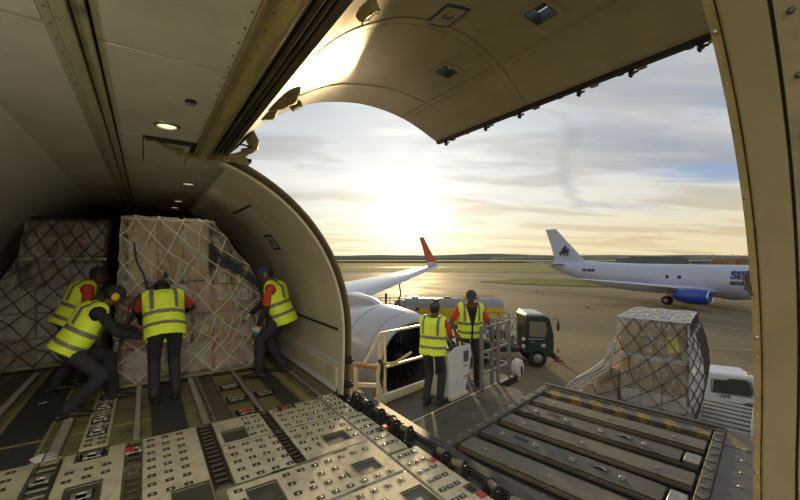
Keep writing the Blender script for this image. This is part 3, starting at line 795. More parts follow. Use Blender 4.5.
mb = MB(); mb.path(smoothpath([(.3, 4.38, 2.83), (.45, 4.36, 2.80), (.6, 4.36, 2.84), (.78, 4.34, 2.84), (.92, 4.3, 2.9)], 4), .035, 10, rad=None)
for k in range(7): mb.box((.36 + k * .085, 4.35, 2.815 + .01 * (k % 2)), (.03, .12, .09), k * .3)
mb.box((.33, 4.36, 2.83), (.16, .12, .06), .4); mb.tube((.25, 4.30, 2.80), (.55, 4.36, 2.78), .012)
build(mb, 'header_fitting', bm_, hdr, bevel=.005)
mb = MB(); mb.path(smoothpath([(.30, 4.2, 2.80), (.2, 4.1, 2.765), (.1, 4.0, 2.785), (.04, 3.95, 2.80)], 5), .012, 8); mb.path(smoothpath([(.30, 4.22, 2.79), (.2, 4.14, 2.77), (.12, 4.02, 2.80)], 5), .008, 8)
build(mb, 'header_cable', bm_, hdr)

# placard and details on the aft wall liner
def on_wall(ang, y, off=-.005): r = 2.15 + off; return V((r * math.cos(R(ang)), y, .75 + r * math.sin(R(ang))))
def wall_quad(m_, a0, a1, y0, y1, off=-.006, t=.004):
    rings = []
    for a in lin(a0, a1, 4): p, q = on_wall(a, 0, off), on_wall(a, 0, off - t); rings.append([(p.x, y0, p.z), (q.x, y0, q.z), (q.x, y1, q.z), (p.x, y1, p.z)])
    m_.loft(rings)
wa = math.degrees(math.atan2(2.0 - .75, 1.75))
wp = build((lambda m_: (wall_quad(m_, wa - 4, wa + 4.2, 6.1, 6.52, -.004), m_)[1])(MB()), 'wall_placard', M['placardblue'], loc=(1.75, 6.31, 1.9), label='blue-framed placard on the curved wall liner above the right worker', cat='placard')
m_ = MB(); wall_quad(m_, wa - 2.8, wa + 3.0, 6.17, 6.45, -.009); build(m_, 'placard_face', M['placardbeige'], wp)
m_ = MB(); wall_quad(m_, wa - 1.6, wa + 1.8, 6.25, 6.29, -.014); wall_quad(m_, wa - 1.6, wa + 1.8, 6.33, 6.37, -.014); wall_quad(m_, wa + 1, wa + 1.8, 6.25, 6.37, -.014); build(m_, 'number', M['placardblue'], wp)
m_ = MB(); wall_quad(m_, wa - 6.5, wa - 5.6, 6.1, 6.5, -.004); build(m_, 'caption_strip', M['placardbeige'], wp)
m_ = MB(); wall_quad(m_, 0, 1, 4.6, 9.2, -.0035, .003); wall_quad(m_, 54, 55, 5.6, 6.9, -.0035, .003); m_.mi = 1
build(m_, 'seam', [M['brownrubber']] * 2, wr)
m_ = MB(); m_.lathe([(0, .05), (.012, .05), (.012, .035), (.02, .03), (.02, .001)], 20, lambda a, y, z: (2.162 - a, 5.6 + y, .95 + z)); build(m_, 'tie_ring', M['brownrubber'], wr)
m_ = MB(); m_.path([(2.10, 6.9, 1.15), (2.05, 6.9, 1.5), (1.98, 7.0, 1.62), (1.97, 7.3, 1.62), (2.04, 7.4, 1.5), (2.1, 7.4, 1.15)], .012, 8, closed=False); build(m_, 'cargo_handle', M['galv'], wr)
m_ = MB(); m_.mm(2.09, 2.15, 4.55, 9.2, .0, .28); build(m_, 'baseboard_right', M['wallliner'], bevel=.01, kind='structure')

# ------------------------------------------------------------------ hold floor
floor = empty('floor', (0, 3, -.03), kind='structure')
mb = MB(); mb.mm(-2.15, 2.02, -4, 9.3, -.16, -.03)
build(mb, 'floor_panel', M['floorbase'], floor)
mb = MB(); mb.mm(-2.15, 2.15, 4.5, 9.3, -.17, -.035); mb.mm(-2.2, 2.2, 9.3, 13.5, -.17, -.03); build(mb, 'floor_panel', M['floordark'], floor)
mb = MB(); mb.mm(-2.1, 1.75, 4.90, 4.93, -.03, -.026); mb.mm(-2.1, 1.75, 6.0, 6.03, -.03, -.026); mb.mm(1.6, 1.69, 4.4, 9, -.03, -.012); mb.mm(-.82, -.79, 4.36, 9, -.03, -.02); mb.mm(-1.24, -1.2, 4.36, 9, -.03, -.02)
mb.mm(-2.1, .45, 4.335, 4.36, -.03, -.01); mb.mm(.57, 1.0, 4.335, 4.36, -.03, -.008)
build(mb, 'seam_strip', mat('seam_strip_paint', (.30, .28, .12), .5, var=.2, scale=9, dirt=(.12, .11, .05), dscale=9), floor)
for x0, x1, y0, y1 in ((.05, .37, 4.37, 8.8), (1.36, 1.57, 4.45, 8.8), (-1.19, -.83, 4.95, 8.8), (-1.19, -.83, 4.37, 4.88), (.63, .79, 4.37, 8.8), (-1.62, -1.42, 4.4, 8.8), (-2.1, -1.7, 4.4, 8.8)):
    mb = MB(); mb.mm(x0, x1, y0, y1, -.03, -.022); build(mb, 'anti_slip_strip', M['grip'] if abs(x0 - .63) > .01 and x0 > -1.3 else M['deck'], floor)
mb = MB(); mb.mm(.595, .625, 4.37, 9, -.03, 0); mb.mm(.795, .81, 4.37, 9, -.03, -.005); mb.mm(1.765, 1.785, 1.6, 4.42, -.03, -.012)
build(mb, 'guide_rail', M['galv'], floor)

ball_me = MB(); ball_me.mi = 0; ball_me.box((0, 0, .0015), (.058, .044, .003)); ball_me.mi = 1; ball_me.sph((0, 0, .002), (.014, .014, .008), 8, 6)
BALL = build(ball_me, 'ball_unit', [M['ballring'], M['steel']], world=False)
ball_first = [True]
def ball(parent, x, y, z=0.):
    o = BALL if ball_first[0] else BALL.copy()
    if not ball_first[0]: COL.objects.link(o)
    ball_first[0] = False
    o.parent = parent; o.location = (x - parent.location.x, y - parent.location.y, z - parent.location.z + .0005)
    o.rotation_euler = (0, 0, random.uniform(-.08, .08))
def ball_mat(x0, x1, y0, y1, wells, label, xs=None, ys_=None, skip=(), slots=()):
    t = empty('ball_mat', ((x0 + x1) / 2, (y0 + y1) / 2, 0), 0, label, 'floor mat', 'ball transfer mats in the hold floor')
    us = sorted({x0, x1} | {w[k] for w in wells for k in (0, 1)} | {w[k] for w in slots for k in (0, 1)}); vs = sorted({y0, y1} | {w[k] for w in wells for k in (2, 3)} | {w[k] for w in slots for k in (2, 3)})
    hl = set()
    for w in list(wells) + list(slots):
        for i in range(len(us) - 1):
            for j in range(len(vs) - 1):
                if w[0] <= us[i] and us[i + 1] <= w[1] and w[2] <= vs[j] and vs[j + 1] <= w[3]: hl.add((i, j))
    m_ = MB(); m_.sheet(lambda u, v: (u, v, 0), us, vs, .022, hl); build(m_, 'plate', M['mat'], t, smooth=0)
    for w in wells:
        m_ = MB(); m_.mm(w[0] + .001, w[1] - .001, w[2] + .001, w[3] - .001, -.026, -.014)
        q = build(m_, 'well', M[w[4] if len(w) > 4 else 'well'], t)
        m_ = MB(); e = .008
        m_.mm(w[0] - e, w[1] + e, w[2] - e, w[2], -.01, .002); m_.mm(w[0] - e, w[1] + e, w[3], w[3] + e, -.01, .002); m_.mm(w[0] - e, w[0], w[2], w[3], -.01, .002); m_.mm(w[1], w[1] + e, w[2], w[3], -.01, .002)
        build(m_, 'well_rim', M['wellrim'], t)
    for w in slots:
        m_ = MB(); m_.mm(w[0] + .001, w[1] - .001, w[2] + .001, w[3] - .001, -.026, -.02); build(m_, 'slot', M['rubber'], t)
    m_ = MB()
    for k in range(int((x1 - x0) / .17)):
        for y in (y0 + .02, y1 - .02): m_.tube((x0 + .05 + k * .17, y, 0), (x0 + .05 + k * .17, y, .0015), .006, n=8)
    build(m_, 'screw_heads', M['galv'], t)
    n = 0
    for x in xs or [x0 + .07 + .12 * i for i in range(int((x1 - x0 - .08) / .12) + 1)]:
        for y in ys_ or [y1 - .07 - .14 * j for j in range(int((y1 - y0 - .08) / .14) + 1)]:
            if x > x1 - .03 or y < y0 + .03: continue
            if any(w[0] - .035 < x < w[1] + .035 and w[2] - .035 < y < w[3] + .035 for w in list(wells) + list(slots)): continue
            if n < 100: ball(t, x, y); n += 1
    return t
ball_mat(-1.45, -.77, 3.3, 4.33, [], 'pale ball transfer mat at the lower left corner, left of the green roller channel')
ball_mat(-.58, -.155, 2.6, 4.33, [(-.50, -.28, 3.40, 3.73), (-.5, -.28, 4.15, 4.329)], 'ball mat with a green latch well, right of the lower-left roller channel')
ball_mat(-.02, .42, 2.4, 4.33, [(.16, .41, 2.9, 3.24)], 'ball mat in front of the worker seen from behind, with a dark lower well', xs=[.04, .155, .275, .395])
ball_mat(.575, 1.045, 3.08, 3.745, [], 'square ball mat of four by five units between the brown roller channels', xs=[.65, .77, .89, 1.01])
ball_mat(.575, 1.045, 3.775, 4.33, [(.62, .83, 3.80, 4.06)], 'short ball mat with a dark well, touching the seam strip below the locks', xs=[.88, .98])
ball_mat(1.15, 1.755, 3.10, 3.745, [(1.41, 1.65, 3.21, 3.41)], 'ball mat with an olive well and an oval slot, beside the sill row', slots=[(1.32, 1.35, 3.24, 3.36)])
ball_mat(1.15, 1.755, 3.775, 4.33, [(1.26, 1.44, 4.25, 4.329)], 'ball mat behind the one with the oval slot, near the red lock')
ball_mat(.50, 1.755, 2.50, 3.035, [(.62, .84, 2.62, 2.95), (1.42, 1.64, 2.62, 2.80)], 'wide ball mat at bottom centre with a dark well and an olive well', slots=[(1.33, 1.36, 2.64, 2.76), (1.05, 1.09, 2.74, 2.80)])
ball_mat(.50, 1.755, 1.90, 2.46, [(1.55, 1.74, 2.04, 2.26)], 'wide ball mat at the bottom edge of the view, nearest the camera')
ball_mat(1.79, 1.975, 3.76, 4.42, [], 'narrow sill ball mat beside the aft door jamb, farthest of the sill row', xs=[1.83, 1.885, 1.94])
ball_mat(1.79, 2.0, 2.80, 3.70, [(1.93, 1.999, 3.15, 3.25, 'rubber')], 'sunlit narrow sill ball mat in the middle of the sill row', xs=[1.835, 1.895, 1.955])
ball_mat(1.79, 2.07, 1.5, 2.74, [(1.99, 2.069, 1.95, 2.05, 'rubber')], 'narrow sill ball mat nearest the camera by the red guide rollers', xs=[1.84, 1.91, 1.985])
ball_mat(-.50, -.29, 4.42, 6.15, [], 'narrow ball strip running aft beside the crouching worker', xs=[-.445, -.345], ys_=[6.05 - .105 * k for k in range(16)])

def roller_track(x, w, y0, y1, label, pitch=.055, rm='roller', cm='trackrail', group='roller tracks along the hold floor', yr=None, name='roller_track', rz=-.012):
    t = empty(name, (x, (y0 + y1) / 2, -.03), 0, label, 'roller track', group)
    m_ = MB(); m_.mm(x - w / 2, x + w / 2, y0, y1, -.03, -.024); m_.mm(x - w / 2, x - w / 2 + .012, y0, y1, -.03, .0); m_.mm(x + w / 2 - .012, x + w / 2, y0, y1, -.03, .0)
    build(m_, 'channel', M[cm], t)
    m_ = MB(); m_.tube((-w / 2 + .014, 0, 0), (w / 2 - .014, 0, 0), .011, n=10); m_.tube((-w / 2 + .004, 0, 0), (w / 2 - .004, 0, 0), .005, n=6)
    y = y0 + .04; first = None; n = 0
    while y < min(y1, yr or y1) - .02 and n < 100:
        if first is None:
            first = build(m_, 'roller', M[rm], t, world=False); first.location = (0, y - (y0 + y1) / 2, .03 + rz); o = first
        else: o = dup(first, t, (0, y - (y0 + y1) / 2, .03 + rz))
        y += pitch; n += 1
    return t
roller_track(-.685, .11, 4.36, 9.2, 'long roller track left of the crouching worker, running aft under the left pallet', yr=6.6)
roller_track(-1.36, .10, 4.36, 9.2, 'leftmost long roller track at the dark left side of the hold', yr=7.8)
roller_track(-.075, .075, 4.36, 9.2, 'narrow roller track left of the worker seen from behind', yr=6.2)
roller_track(.53, .09, 4.36, 9.2, 'roller track right of the worker seen from behind', yr=6.2)
roller_track(1.10, .075, 4.36, 9.2, 'roller track running aft between the floor locks', yr=6.2)
roller_track(1.83, .09, 4.45, 9.2, 'roller track running aft along the foot of the wall liner', yr=6.4)
G2 = 'short roller channels between the ball mats'
roller_track(-.675, .15, 2.6, 4.33, 'green-black roller channel at the lower left between two ball mats', .11, 'roller', 'well', G2, name='roller_channel')
roller_track(-.0875, .105, 3.86, 4.33, 'short green well with a red latch between ball mats, farther of two', .1, 'brownroll', 'well', G2, name='roller_channel')
roller_track(-.0875, .105, 3.1, 3.73, 'short green well between ball mats, nearer of two', .1, 'brownroll', 'well', G2, name='roller_channel')
roller_track(.497, .125, 3.08, 4.33, 'brown-red roller channel left of the square ball mat', .085, 'brownroll', 'blackiron', G2, name='roller_channel')
roller_track(1.098, .085, 3.10, 4.33, 'brown roller channel right of the square ball mat', .075, 'brownroll', 'blackiron', G2, name='roller_channel')
mb = MB(); mb.mm(.43, 1.76, 3.045, 3.09, -.03, -.004); mb.mm(.575, 1.76, 3.748, 3.772, -.03, -.004); mb.mm(.44, 1.76, 2.465, 2.495, -.03, -.006); mb.mm(-.15, -.03, 3.735, 3.855, -.03, -.002)
build(mb, 'cross_member', M['galv'], floor)
mb = MB()
for x, y in ((.9, 3.066), (1.45, 3.066), (1.3, 3.76), (1.36, 2.48)): mb.mm(x - .06, x + .06, y - .014, y + .014, -.004, -.002)
build(mb, 'cross_slot', M['rubber'], floor)

# folding pallet locks
def lock(x, y, label, red=False, rz=0., s=1.):
    t = empty('pallet_lock', (x, y, -.022), rz, label, 'floor lock', 'folding pallet locks'); f = lambda m_, n, mt: build(m_, n, M[mt], t, world=False, bevel=.002)
    m_ = MB(); m_.box((0, 0, .004), (.19 * s, .15 * s, .008)); m_.box((-.085 * s, 0, .015), (.012, .15 * s, .03)); m_.box((.085 * s, 0, .015), (.012, .15 * s, .03)); f(m_, 'base', 'blackiron')
    for ox in (.03, -.06): m_ = MB(); m_.prism([(-.05, 0), (.03, 0), (.035, .028), (.0, .036), (-.045, .022)], .03, lambda a, b, c, ox=ox: (c + ox, a, b + .008)); f(m_, 'pawl', 'galv')
    m_ = MB(); m_.tube((-.07 * s, .03, .02), (.07 * s, .03, .02), .011); f(m_, 'roller', 'galv')
    m_ = MB(); m_.tube((-.07 * s, -.045, .018), (.07 * s, -.045, .018), .007); f(m_, 'pivot_rod', 'galv')
    if red: m_ = MB(); m_.box((-.03, -.02, .03), (.07, .04, .03), Matrix.Rotation(.4, 3, 'X')); f(m_, 'red_latch', 'redpaint')
    return t
lock(.945, 5.45, 'folding floor lock farthest aft, just in front of the loaded pallet', s=1.35)
lock(.935, 4.93, 'pair-pawled floor lock in the middle of the olive floor lane', s=1.3)
lock(.955, 4.46, 'floor lock with a red latch beside the brown roller channel', True, s=1.2)
lock(1.27, 4.93, 'floor lock between the long track and the dark strip, near the right worker', s=1.3)
lock(1.35, 4.29, 'floor lock with red latch set into the edge of the right ball mat', True)
for y, d in ((4.72, 'nearest of four'), (5.08, 'second of four'), (5.45, 'third of four'), (5.85, 'farthest of four')):
    o = lock(-.395, y, 'flat floor lock on the narrow ball strip, ' + d, s=.8); o.location.z = .002
lock(-.39, 4.24, 'floor lock in the black recess at the end of the narrow ball strip', s=.95)
o = lock(-.39, 3.57, 'floor lock inside the large green well at the lower left', s=.8)
o = lock(-.675, 3.95, 'pale steel lock in the lower-left roller channel', s=.7); o.location.z = -.004
o = lock(-.0875, 4.1, 'small red-latched lock inside the short green well before the back-turned worker', True, s=.5); o.location.z = -.004
mb = MB(); mb.sheet(lambda u, v: (-.86 + .14 * u + .09 * v + .02, 4.44 + .06 * u - .17 * v + .05, -.018 + .012 * math.sin(u * 3) * (1 - v * .5)), lin(0, 1, 7), lin(0, 1, 4), .001)
build(mb, 'paper_sheet', M['paper'], label='crumpled white paper slip on the floor at the lower left', cat='paper', smooth=60)
mb = MB(); mb.box((-1.03, 6.15, -.018), (.07, .03, .004), .4); build(mb, 'paper_scrap', M['paper'], label='tiny white scrap on the dark floor lane at the left', cat='paper')

# door sill with guide rollers
sill = empty('trim_5', (2.1, 2.4, -.03), kind='structure')
mb = MB(); mb.mm(2.005, 2.40, .4, 4.45, -.30, -.055); build(mb, 'sill_body', M['blackiron'], sill)
mb = MB(); mb.mm(2.3, 2.42, .4, 4.45, -.34, -.075); build(mb, 'sill_lip', M['deck'], sill, bevel=.01)
mb = MB(); mb.tube((2.2, .6, -.035), (2.2, 2.0, -.035), .008); mb.tube((2.24, .6, -.035), (2.24, 4.2, -.035), .01); mb.mm(2.06, 2.09, .5, 4.4, -.055, -.03); mb.mm(2.27, 2.285, .5, 4.4, -.06, -.03); build(mb, 'cable_run', M['blackiron'], sill)
def guide(y, label, red=False, x=2.14, tilt=0):
    t = empty('guide_roller', (x, y, -.055), R(20) * math.sin(y * 9), label, 'guide roller', 'guide rollers along the door sill'); t.scale = (1.25, 1.05, 1.35); f = lambda m_, n, mt: build(m_, n, M[mt], t, world=False, bevel=.003)
    tri = [(-.07, 0), (.07, 0), (.035, .085), (0, .10), (-.035, .085)]
    m_ = MB()
    for k in (-.055, .055): m_.prism(tri, .010, lambda a, b, c, k=k: (a, c + k - .005, b))
    m_.box((0, 0, .005), (.16, .13, .01)); f(m_, 'bracket', 'blackiron')
    m_ = MB(); m_.tube((0, -.05, .066), (0, .05, .066), .024, n=14); f(m_, 'roller', 'trackrail')
    m_ = MB(); m_.tube((0, -.066, .066), (0, .066, .066), .009, n=8); f(m_, 'axle', 'steel')
    if red: m_ = MB(); m_.box((-.085, -.01, .03), (.05, .06, .035), .3); f(m_, 'red_latch', 'redpaint')
for y, d, r_ in ((4.05, 'sill guide roller beside the aft jamb, farthest of the row', 0), (3.82, 'sill guide roller behind the cream gate post', 0), (3.55, 'sill guide roller by the foot of the gate', 0), (3.22, 'sill guide roller at the middle of the sunlit mat', 1),
                 (3.02, 'sill guide roller just past the sunlit mat', 0), (2.47, 'sill guide roller with red latch by the loader corner', 1), (2.26, 'sill guide roller next to the red one at the loader corner', 0), (1.88, 'sill guide roller near the bottom edge with red latch', 1), (1.66, 'sill guide roller nearest the camera', 0)): guide(y, d, r_)

# ------------------------------------------------------------------ cargo
def carton(x0, x1, y0, y1, z0, z1, m_, label, group, root=None, lab=None, tape=True, cat='box', name='carton', fr=None, lw=.1, front='-y', bv=.006, labm='label'):
    """a closed carton: body with tape (and paper label) as parts. fr = (origin, rotz) of a local frame"""
    cx, cy = (x0 + x1) / 2, (y0 + y1) / 2; loc = V((cx, cy, z0)); rz = 0
    if fr: loc = fr[0] @ loc; rz = fr[1]
    t = empty(name, loc, rz, label, cat, group); w, d, h = x1 - x0, y1 - y0, z1 - z0
    b = MB(); b.box((0, 0, h / 2), (w - .006, d - .006, h - .006)); build(b, 'box_body', M[m_], t, world=False, bevel=bv)
    yf = -d / 2 if front == '-y' else 0
    if tape:
        b = MB()
        if front == '-y': b.box((0, -d / 2 + .002, h * .5), (w, .004, .05)); b.box((0, 0, h - .003), (.05, d, .004))
        else: b.box((-w / 2 + .002, 0, h * .5), (.004, d, .05)); b.box((0, 0, h - .003), (w, .05, .004))
        build(b, 'tape', M['tape'], t, world=False)
    if lab:
        for (lx, lz) in lab:
            b = MB(); s = b.box((lx * w, -d / 2 - .001, lz * h), (lw, .003, lw * 1.2)) if front == '-y' else b.box((-w / 2 - .001, lx * d, lz * h), (.003, lw, lw * 1.2))
            q = build(b, 'paper_label', M[labm], t, world=False)
            b = MB()
            if labm == 'label':
                for k in range(3):
                    if front == '-y': b.box((lx * w, -d / 2 - .003, lz * h + lw * (.35 - .3 * k)), (lw * .7, .001, lw * (.12 if k else .2)))
                    else: b.box((-w / 2 - .003, lx * d, lz * h + lw * (.35 - .3 * k)), (.001, lw * .7, lw * (.12 if k else .2)))
                build(b, 'print', M['inkgrey'], q, world=False)
    return t
def lattice(mb, fn, u0, u1, v0, v1, nu, nv, r, jit=.02, sub=3, n=5, seed=0, skipf=None):
    rnd = random.Random(seed); P_ = {}
    def uv(i, j):
        if (i, j) not in P_:
            ju, jv = (rnd.uniform(-jit, jit), rnd.uniform(-jit, jit)) if 0 < i < nu and 0 < j < nv else (0, 0)
            P_[(i, j)] = (u0 + (u1 - u0) * (i / nu) + ju, v0 + (v1 - v0) * (j / nv) + jv)
        return P_[(i, j)]
    for i in range(nu + 1):
        for j in range(nv):
            if (i + j) % 2: continue
            a = uv(i, j)
            for di in (-1, 1):
                if 0 <= i + di <= nu:
                    b = uv(i + di, j + 1)
                    mb.path([fn(a[0] + (b[0] - a[0]) * k / sub, a[1] + (b[1] - a[1]) * k / sub) for k in range(sub + 1)], r, n)
            mb.sph(fn(*a), r * 1.7, 6, 4)
def film(name, fn, us, vs, m_, label, cat='plastic wrap', amp=.02, t=.003, seed=1.):
    b = MB()
    def g(u, v):
        p = V(fn(u, v)); q = noise.noise_vector(p * 2.2 + V((seed, 0, 0))) * amp + noise.noise_vector(p * 7 + V((seed, 3, 0))) * amp * .5; return p + q
    b.sheet(g, us, vs, t); return build(b, name, m_, label=label, cat=cat, smooth=70)

# pallet in the middle, being pushed by the workers
gA = 'cartons on the middle pallet'
pa = empty('cargo_pallet', (.6, 7.2, 0), 0, 'flat metal cargo pallet under the wrapped load in the middle of the hold', 'pallet')
mb = MB(); mb.mm(-.32, 1.54, 6.17, 8.3, .004, .016); build(mb, 'sheet', M['palletmetal'], pa)
mb = MB(); mb.mm(-.34, 1.56, 6.14, 6.20, .003, .045); mb.mm(-.34, 1.56, 8.28, 8.34, .003, .045); mb.mm(-.34, -.28, 6.2, 8.3, .003, .045); mb.mm(1.5, 1.56, 6.2, 8.3, .003, .045); build(mb, 'edge_rail', M['palletmetal'], pa, bevel=.006)
Y0, Y1 = 6.28, 8.1
T1 = [(-.27, .12, 'carton3'), (.12, .50, 'carton2'), (.50, .86, 'carton'), (.86, 1.17, 'cartonpink'), (1.17, 1.47, 'carton3')]
for i, (a, b, m_) in enumerate(T1):
    carton(a, b, Y0, Y1, .05, .47, m_, 'carton in the bottom tier of the middle pallet, %s from the left' % ('first', 'second', 'third', 'fourth', 'fifth')[i], gA, lab=[(0, .55)] if i in (2,) else None)
T2 = [(-.27, .15, 'cartonorange'), (.15, .55, 'cartonwhite'), (.55, .86, 'carton3'), (.86, 1.17, 'carton'), (1.17, 1.46, 'carton')]
for i, (a, b, m_) in enumerate(T2):
    carton(a, b, Y0 + .02, Y1, .475, .90, m_, '%s in the second tier of the middle pallet, %s' % (('orange carton', 'white-wrapped carton', 'dark carton', 'brown carton', 'brown carton')[i], ('at the left corner', 'behind the back-turned worker', 'third from the left', 'second from the right', 'at the right end')[i]), gA, lab=[(.1, .45)] if i == 2 else None, labm='yellow' if i == 2 else 'label')
T3 = [(-.26, .05, 'cartonorange', .44), (.05, .52, 'cartonwhite', .44), (.52, .83, 'cartonpink', .48), (.83, 1.13, 'carton', .42), (1.13, 1.43, 'carton3', .40)]
for i, (a, b, m_, h) in enumerate(T3):
    carton(a, b, Y0 + .03, Y1, .905, .905 + h, m_, '%s in the third tier of the middle pallet, %s' % (('orange carton', 'white-wrapped carton', 'pinkish carton', 'labelled brown carton', 'labelled dark carton')[i], ('at the left corner', 'above the back-turned worker', 'in the middle', 'second from the right', 'at the right shoulder')[i]), gA, lab=[(0, .62)] if i > 2 else None, lw=.13)
for i, (a, b) in enumerate(((.86, 1.12), (1.14, 1.38))):
    carton(a, b, Y0 + .12, Y1, 1.33, 1.33 + (.22 if i == 0 else .16), 'carton', 'small labelled carton on the right shoulder of the middle load, %s' % ('nearer the tall stack' if i == 0 else 'nearer the right worker'), gA, lab=[(0, .4)], lw=.11)
for i, (a, b) in enumerate(((-.20, .14), (.14, .46), (.46, .80))):
    carton(a, b, Y0 + .06, Y1 - .2, 1.40, 2.26, ('carton2', 'carton', 'carton2')[i], 'tall brown carton in the top tier of the middle pallet, %s' % ('at the left edge', 'in the centre', 'at the right edge')[i], gA)
def fA(u, v, off=0.):
    """drape over the middle load: u 0..1 across the front, v 0..1 floor to top, beyond wraps to sides and over the top"""
    z = .04 + 2.24 * min(v, 1)
    xl = -.33 + .11 * (z / 2.28); xr = 1.53 if z < 1.0 else (1.53 - .10 * (z - 1) / .45 if z < 1.45 else 1.43 - .61 * (z - 1.45) / .83)
    y = 6.19 + .10 * (z / 2.28) + (0.06 * math.sin(z * 4) if z < 1.3 else 0) * .4 - off; x = xl + (xr - xl) * min(max(u, 0), 1)
    if u < 0: x -= off; y += -u * 2.; x -= .02
    if u > 1: x += off; y += (u - 1) * 2.; x += .02
    if v > 1: y += (v - 1) * 2.; z = 2.285 + off
    return (x, y, z)
film('stretch_wrap', lambda u, v: fA(u, v, .012), lin(-.35, 1.35, 50), lin(0, 1.3, 50), M['wrap'], 'clear crinkled stretch wrap around the middle load')
mb = MB(); lattice(mb, lambda u, v: fA(u, v, .035), -.4, 1.4, .0, 1.4, 14, 14, .009, .018, seed=4)
mb.path([fA(u, 1, .035) for u in lin(-.3, 1.3, 24)], .009, 5)
build(mb, 'cargo_net', M['netlight'], label='pale diamond cargo net over the middle load', cat='net', smooth=50)
# loose straps and cords gathered on the net
mb = MB()
for k in range(7):
    mb.path(smoothpath([(.80 + .03 * k, 6.15, 2.0 - .05 * k), (.92 + .02 * k, 6.12, 1.72), (1.05 + .03 * k, 6.1, 1.58 - .02 * k), (1.35 + .03 * k, 6.12, 1.5 - .05 * k), (1.55, 6.16, 1.15 - .05 * k)], 5), .007, 5)
for k in range(5): mb.path(smoothpath([(.88 + .05 * k, 6.13, 1.70), (.98 + .04 * k, 6.1, 1.60 + .04 * (k % 2)), (1.12 + .03 * k, 6.1, 1.63)], 4), .014, 6)
build(mb, 'gathered_net', M['strapdark'], label='dark bunched straps on the right shoulder of the middle load', cat='strap', smooth=50)
mb = MB()
for k in range(6): mb.path(smoothpath([(.22 + .01 * k, 6.13, 1.50), (.1 - .05 * k, 6.1, 1.30 - .03 * k), (-.1 - .02 * k, 6.1, 1.05 - .05 * k), (-.3, 6.14, .8 - .06 * k)], 5), .007, 5)
mb.sph((.23, 6.12, 1.5), (.02, .02, .05), 8, 6); mb.path(smoothpath([(-.13, 6.12, 1.95), (-.1, 6.1, 1.7), (-.02, 6.1, 1.5), (.02, 6.1, 1.3)], 5), .014, 6)
build(mb, 'tie_strap', M['strapdark'], label='dark tie cords knotted on the left half of the middle load', cat='strap', smooth=50)
mb = MB()
for k in range(9): mb.path(smoothpath([(.3 + .13 * k, 6.11, .3 + .03 * (k % 3)), (.5 + .13 * k, 6.10, .55 + .04 * (k % 2)), (.62 + .12 * k, 6.11, .85)], 5), .006, 5)
build(mb, 'cord_bundle', M['netlight'], label='loose pale cords slanting across the lower middle load', cat='cord', smooth=50)

# pallet at the left
gB = 'goods on the left pallet'
pb = empty('cargo_pallet', (-1.2, 9, 0), 0, 'flat metal cargo pallet under the netted load at the far left', 'pallet')
mb = MB(); mb.mm(-2.02, -.62, 8.0, 9.25, .004, .016); build(mb, 'sheet', M['palletmetal'], pb)
mb = MB(); mb.mm(-2.04, -.58, 7.97, 8.03, .003, .05); mb.mm(-2.04, -.58, 9.2, 9.26, .003, .05); mb.mm(-.64, -.58, 8.03, 9.2, .003, .05); build(mb, 'edge_rail', M['palletmetal'], pb, bevel=.006)
words = ['bottom', 'second', 'third', 'fourth']
for j in range(4):
    for i in range(3):
        if i == 0 and j == 3: continue
        a = -1.86 + .42 * i; m_ = 'cartonwhite' if (i + j) % 4 else 'carton'
        carton(a, a + .415, 8.12, 9.15, .05 + j * .40, .05 + j * .40 + .395, m_, '%s in the %s tier of the left pallet, %s' % ('silver-white wrapped bundle' if m_ == 'cartonwhite' else 'brown carton', words[j], ('left', 'middle', 'right')[i]), gB, tape=m_ != 'cartonwhite', bv=.03 if m_ == 'cartonwhite' else .006, name='wrapped_bundle' if m_ == 'cartonwhite' else 'carton')
mb = MB(); mb.mm(-1.62, -.55, 8.06, 9.15, 1.70, 1.735); build(mb, 'board', M['palletmetal'], label='thin board lying between the tiers of the left pallet', cat='board')
for i, (a, b) in enumerate(((-1.53, -1.20), (-1.20, -.86))):
    carton(a, b, 8.12, 9.1, 1.76, 2.32, 'carton3', 'dark brown carton on top of the left pallet, %s' % ('left of two' if i == 0 else 'right of two'), gB)
carton(-.86, -.58, 8.12, 9.1, 1.76, 2.30, 'cartonwhite', 'silver wrapped bundle on top of the left pallet at its right edge', gB, tape=False, bv=.04, name='wrapped_bundle', lab=[(-.45, .4)], lw=.1, labm='redpaint')
def fB(u, v, off=0.):
    z = .04 + 2.3 * min(v, 1)
    xl = interp([(0, -2.1), (.9, -2.0), (1.3, -1.86), (1.75, -1.62), (2.34, -1.54)], z)[0]; xr = -.58 + .03 * math.sin(z * 3)
    y = interp([(0, 7.98), (.5, 7.95), (1.5, 8.04), (2.34, 8.08)], z)[0] - off; x = xl + (xr - xl) * min(max(u, 0), 1)
    if u > 1: x += off + .01; y += (u - 1) * 2
    if v > 1: y += (v - 1) * 2; z = 2.345 + off
    return (x, y, z)
film('stretch_wrap', lambda u, v: fB(u, v, .012), lin(0, 1.3, 40), lin(0, 1.25, 40), M['wrapheavy'], 'milky stretch wrap around the left load', seed=6)
mb = MB(); lattice(mb, lambda u, v: fB(u, v, .035), 0, 1.4, 0, 1.3, 13, 18, .009, .02, seed=9)
build(mb, 'cargo_net', M['netdark'], label='dark diamond cargo net over the left load', cat='net', smooth=50)

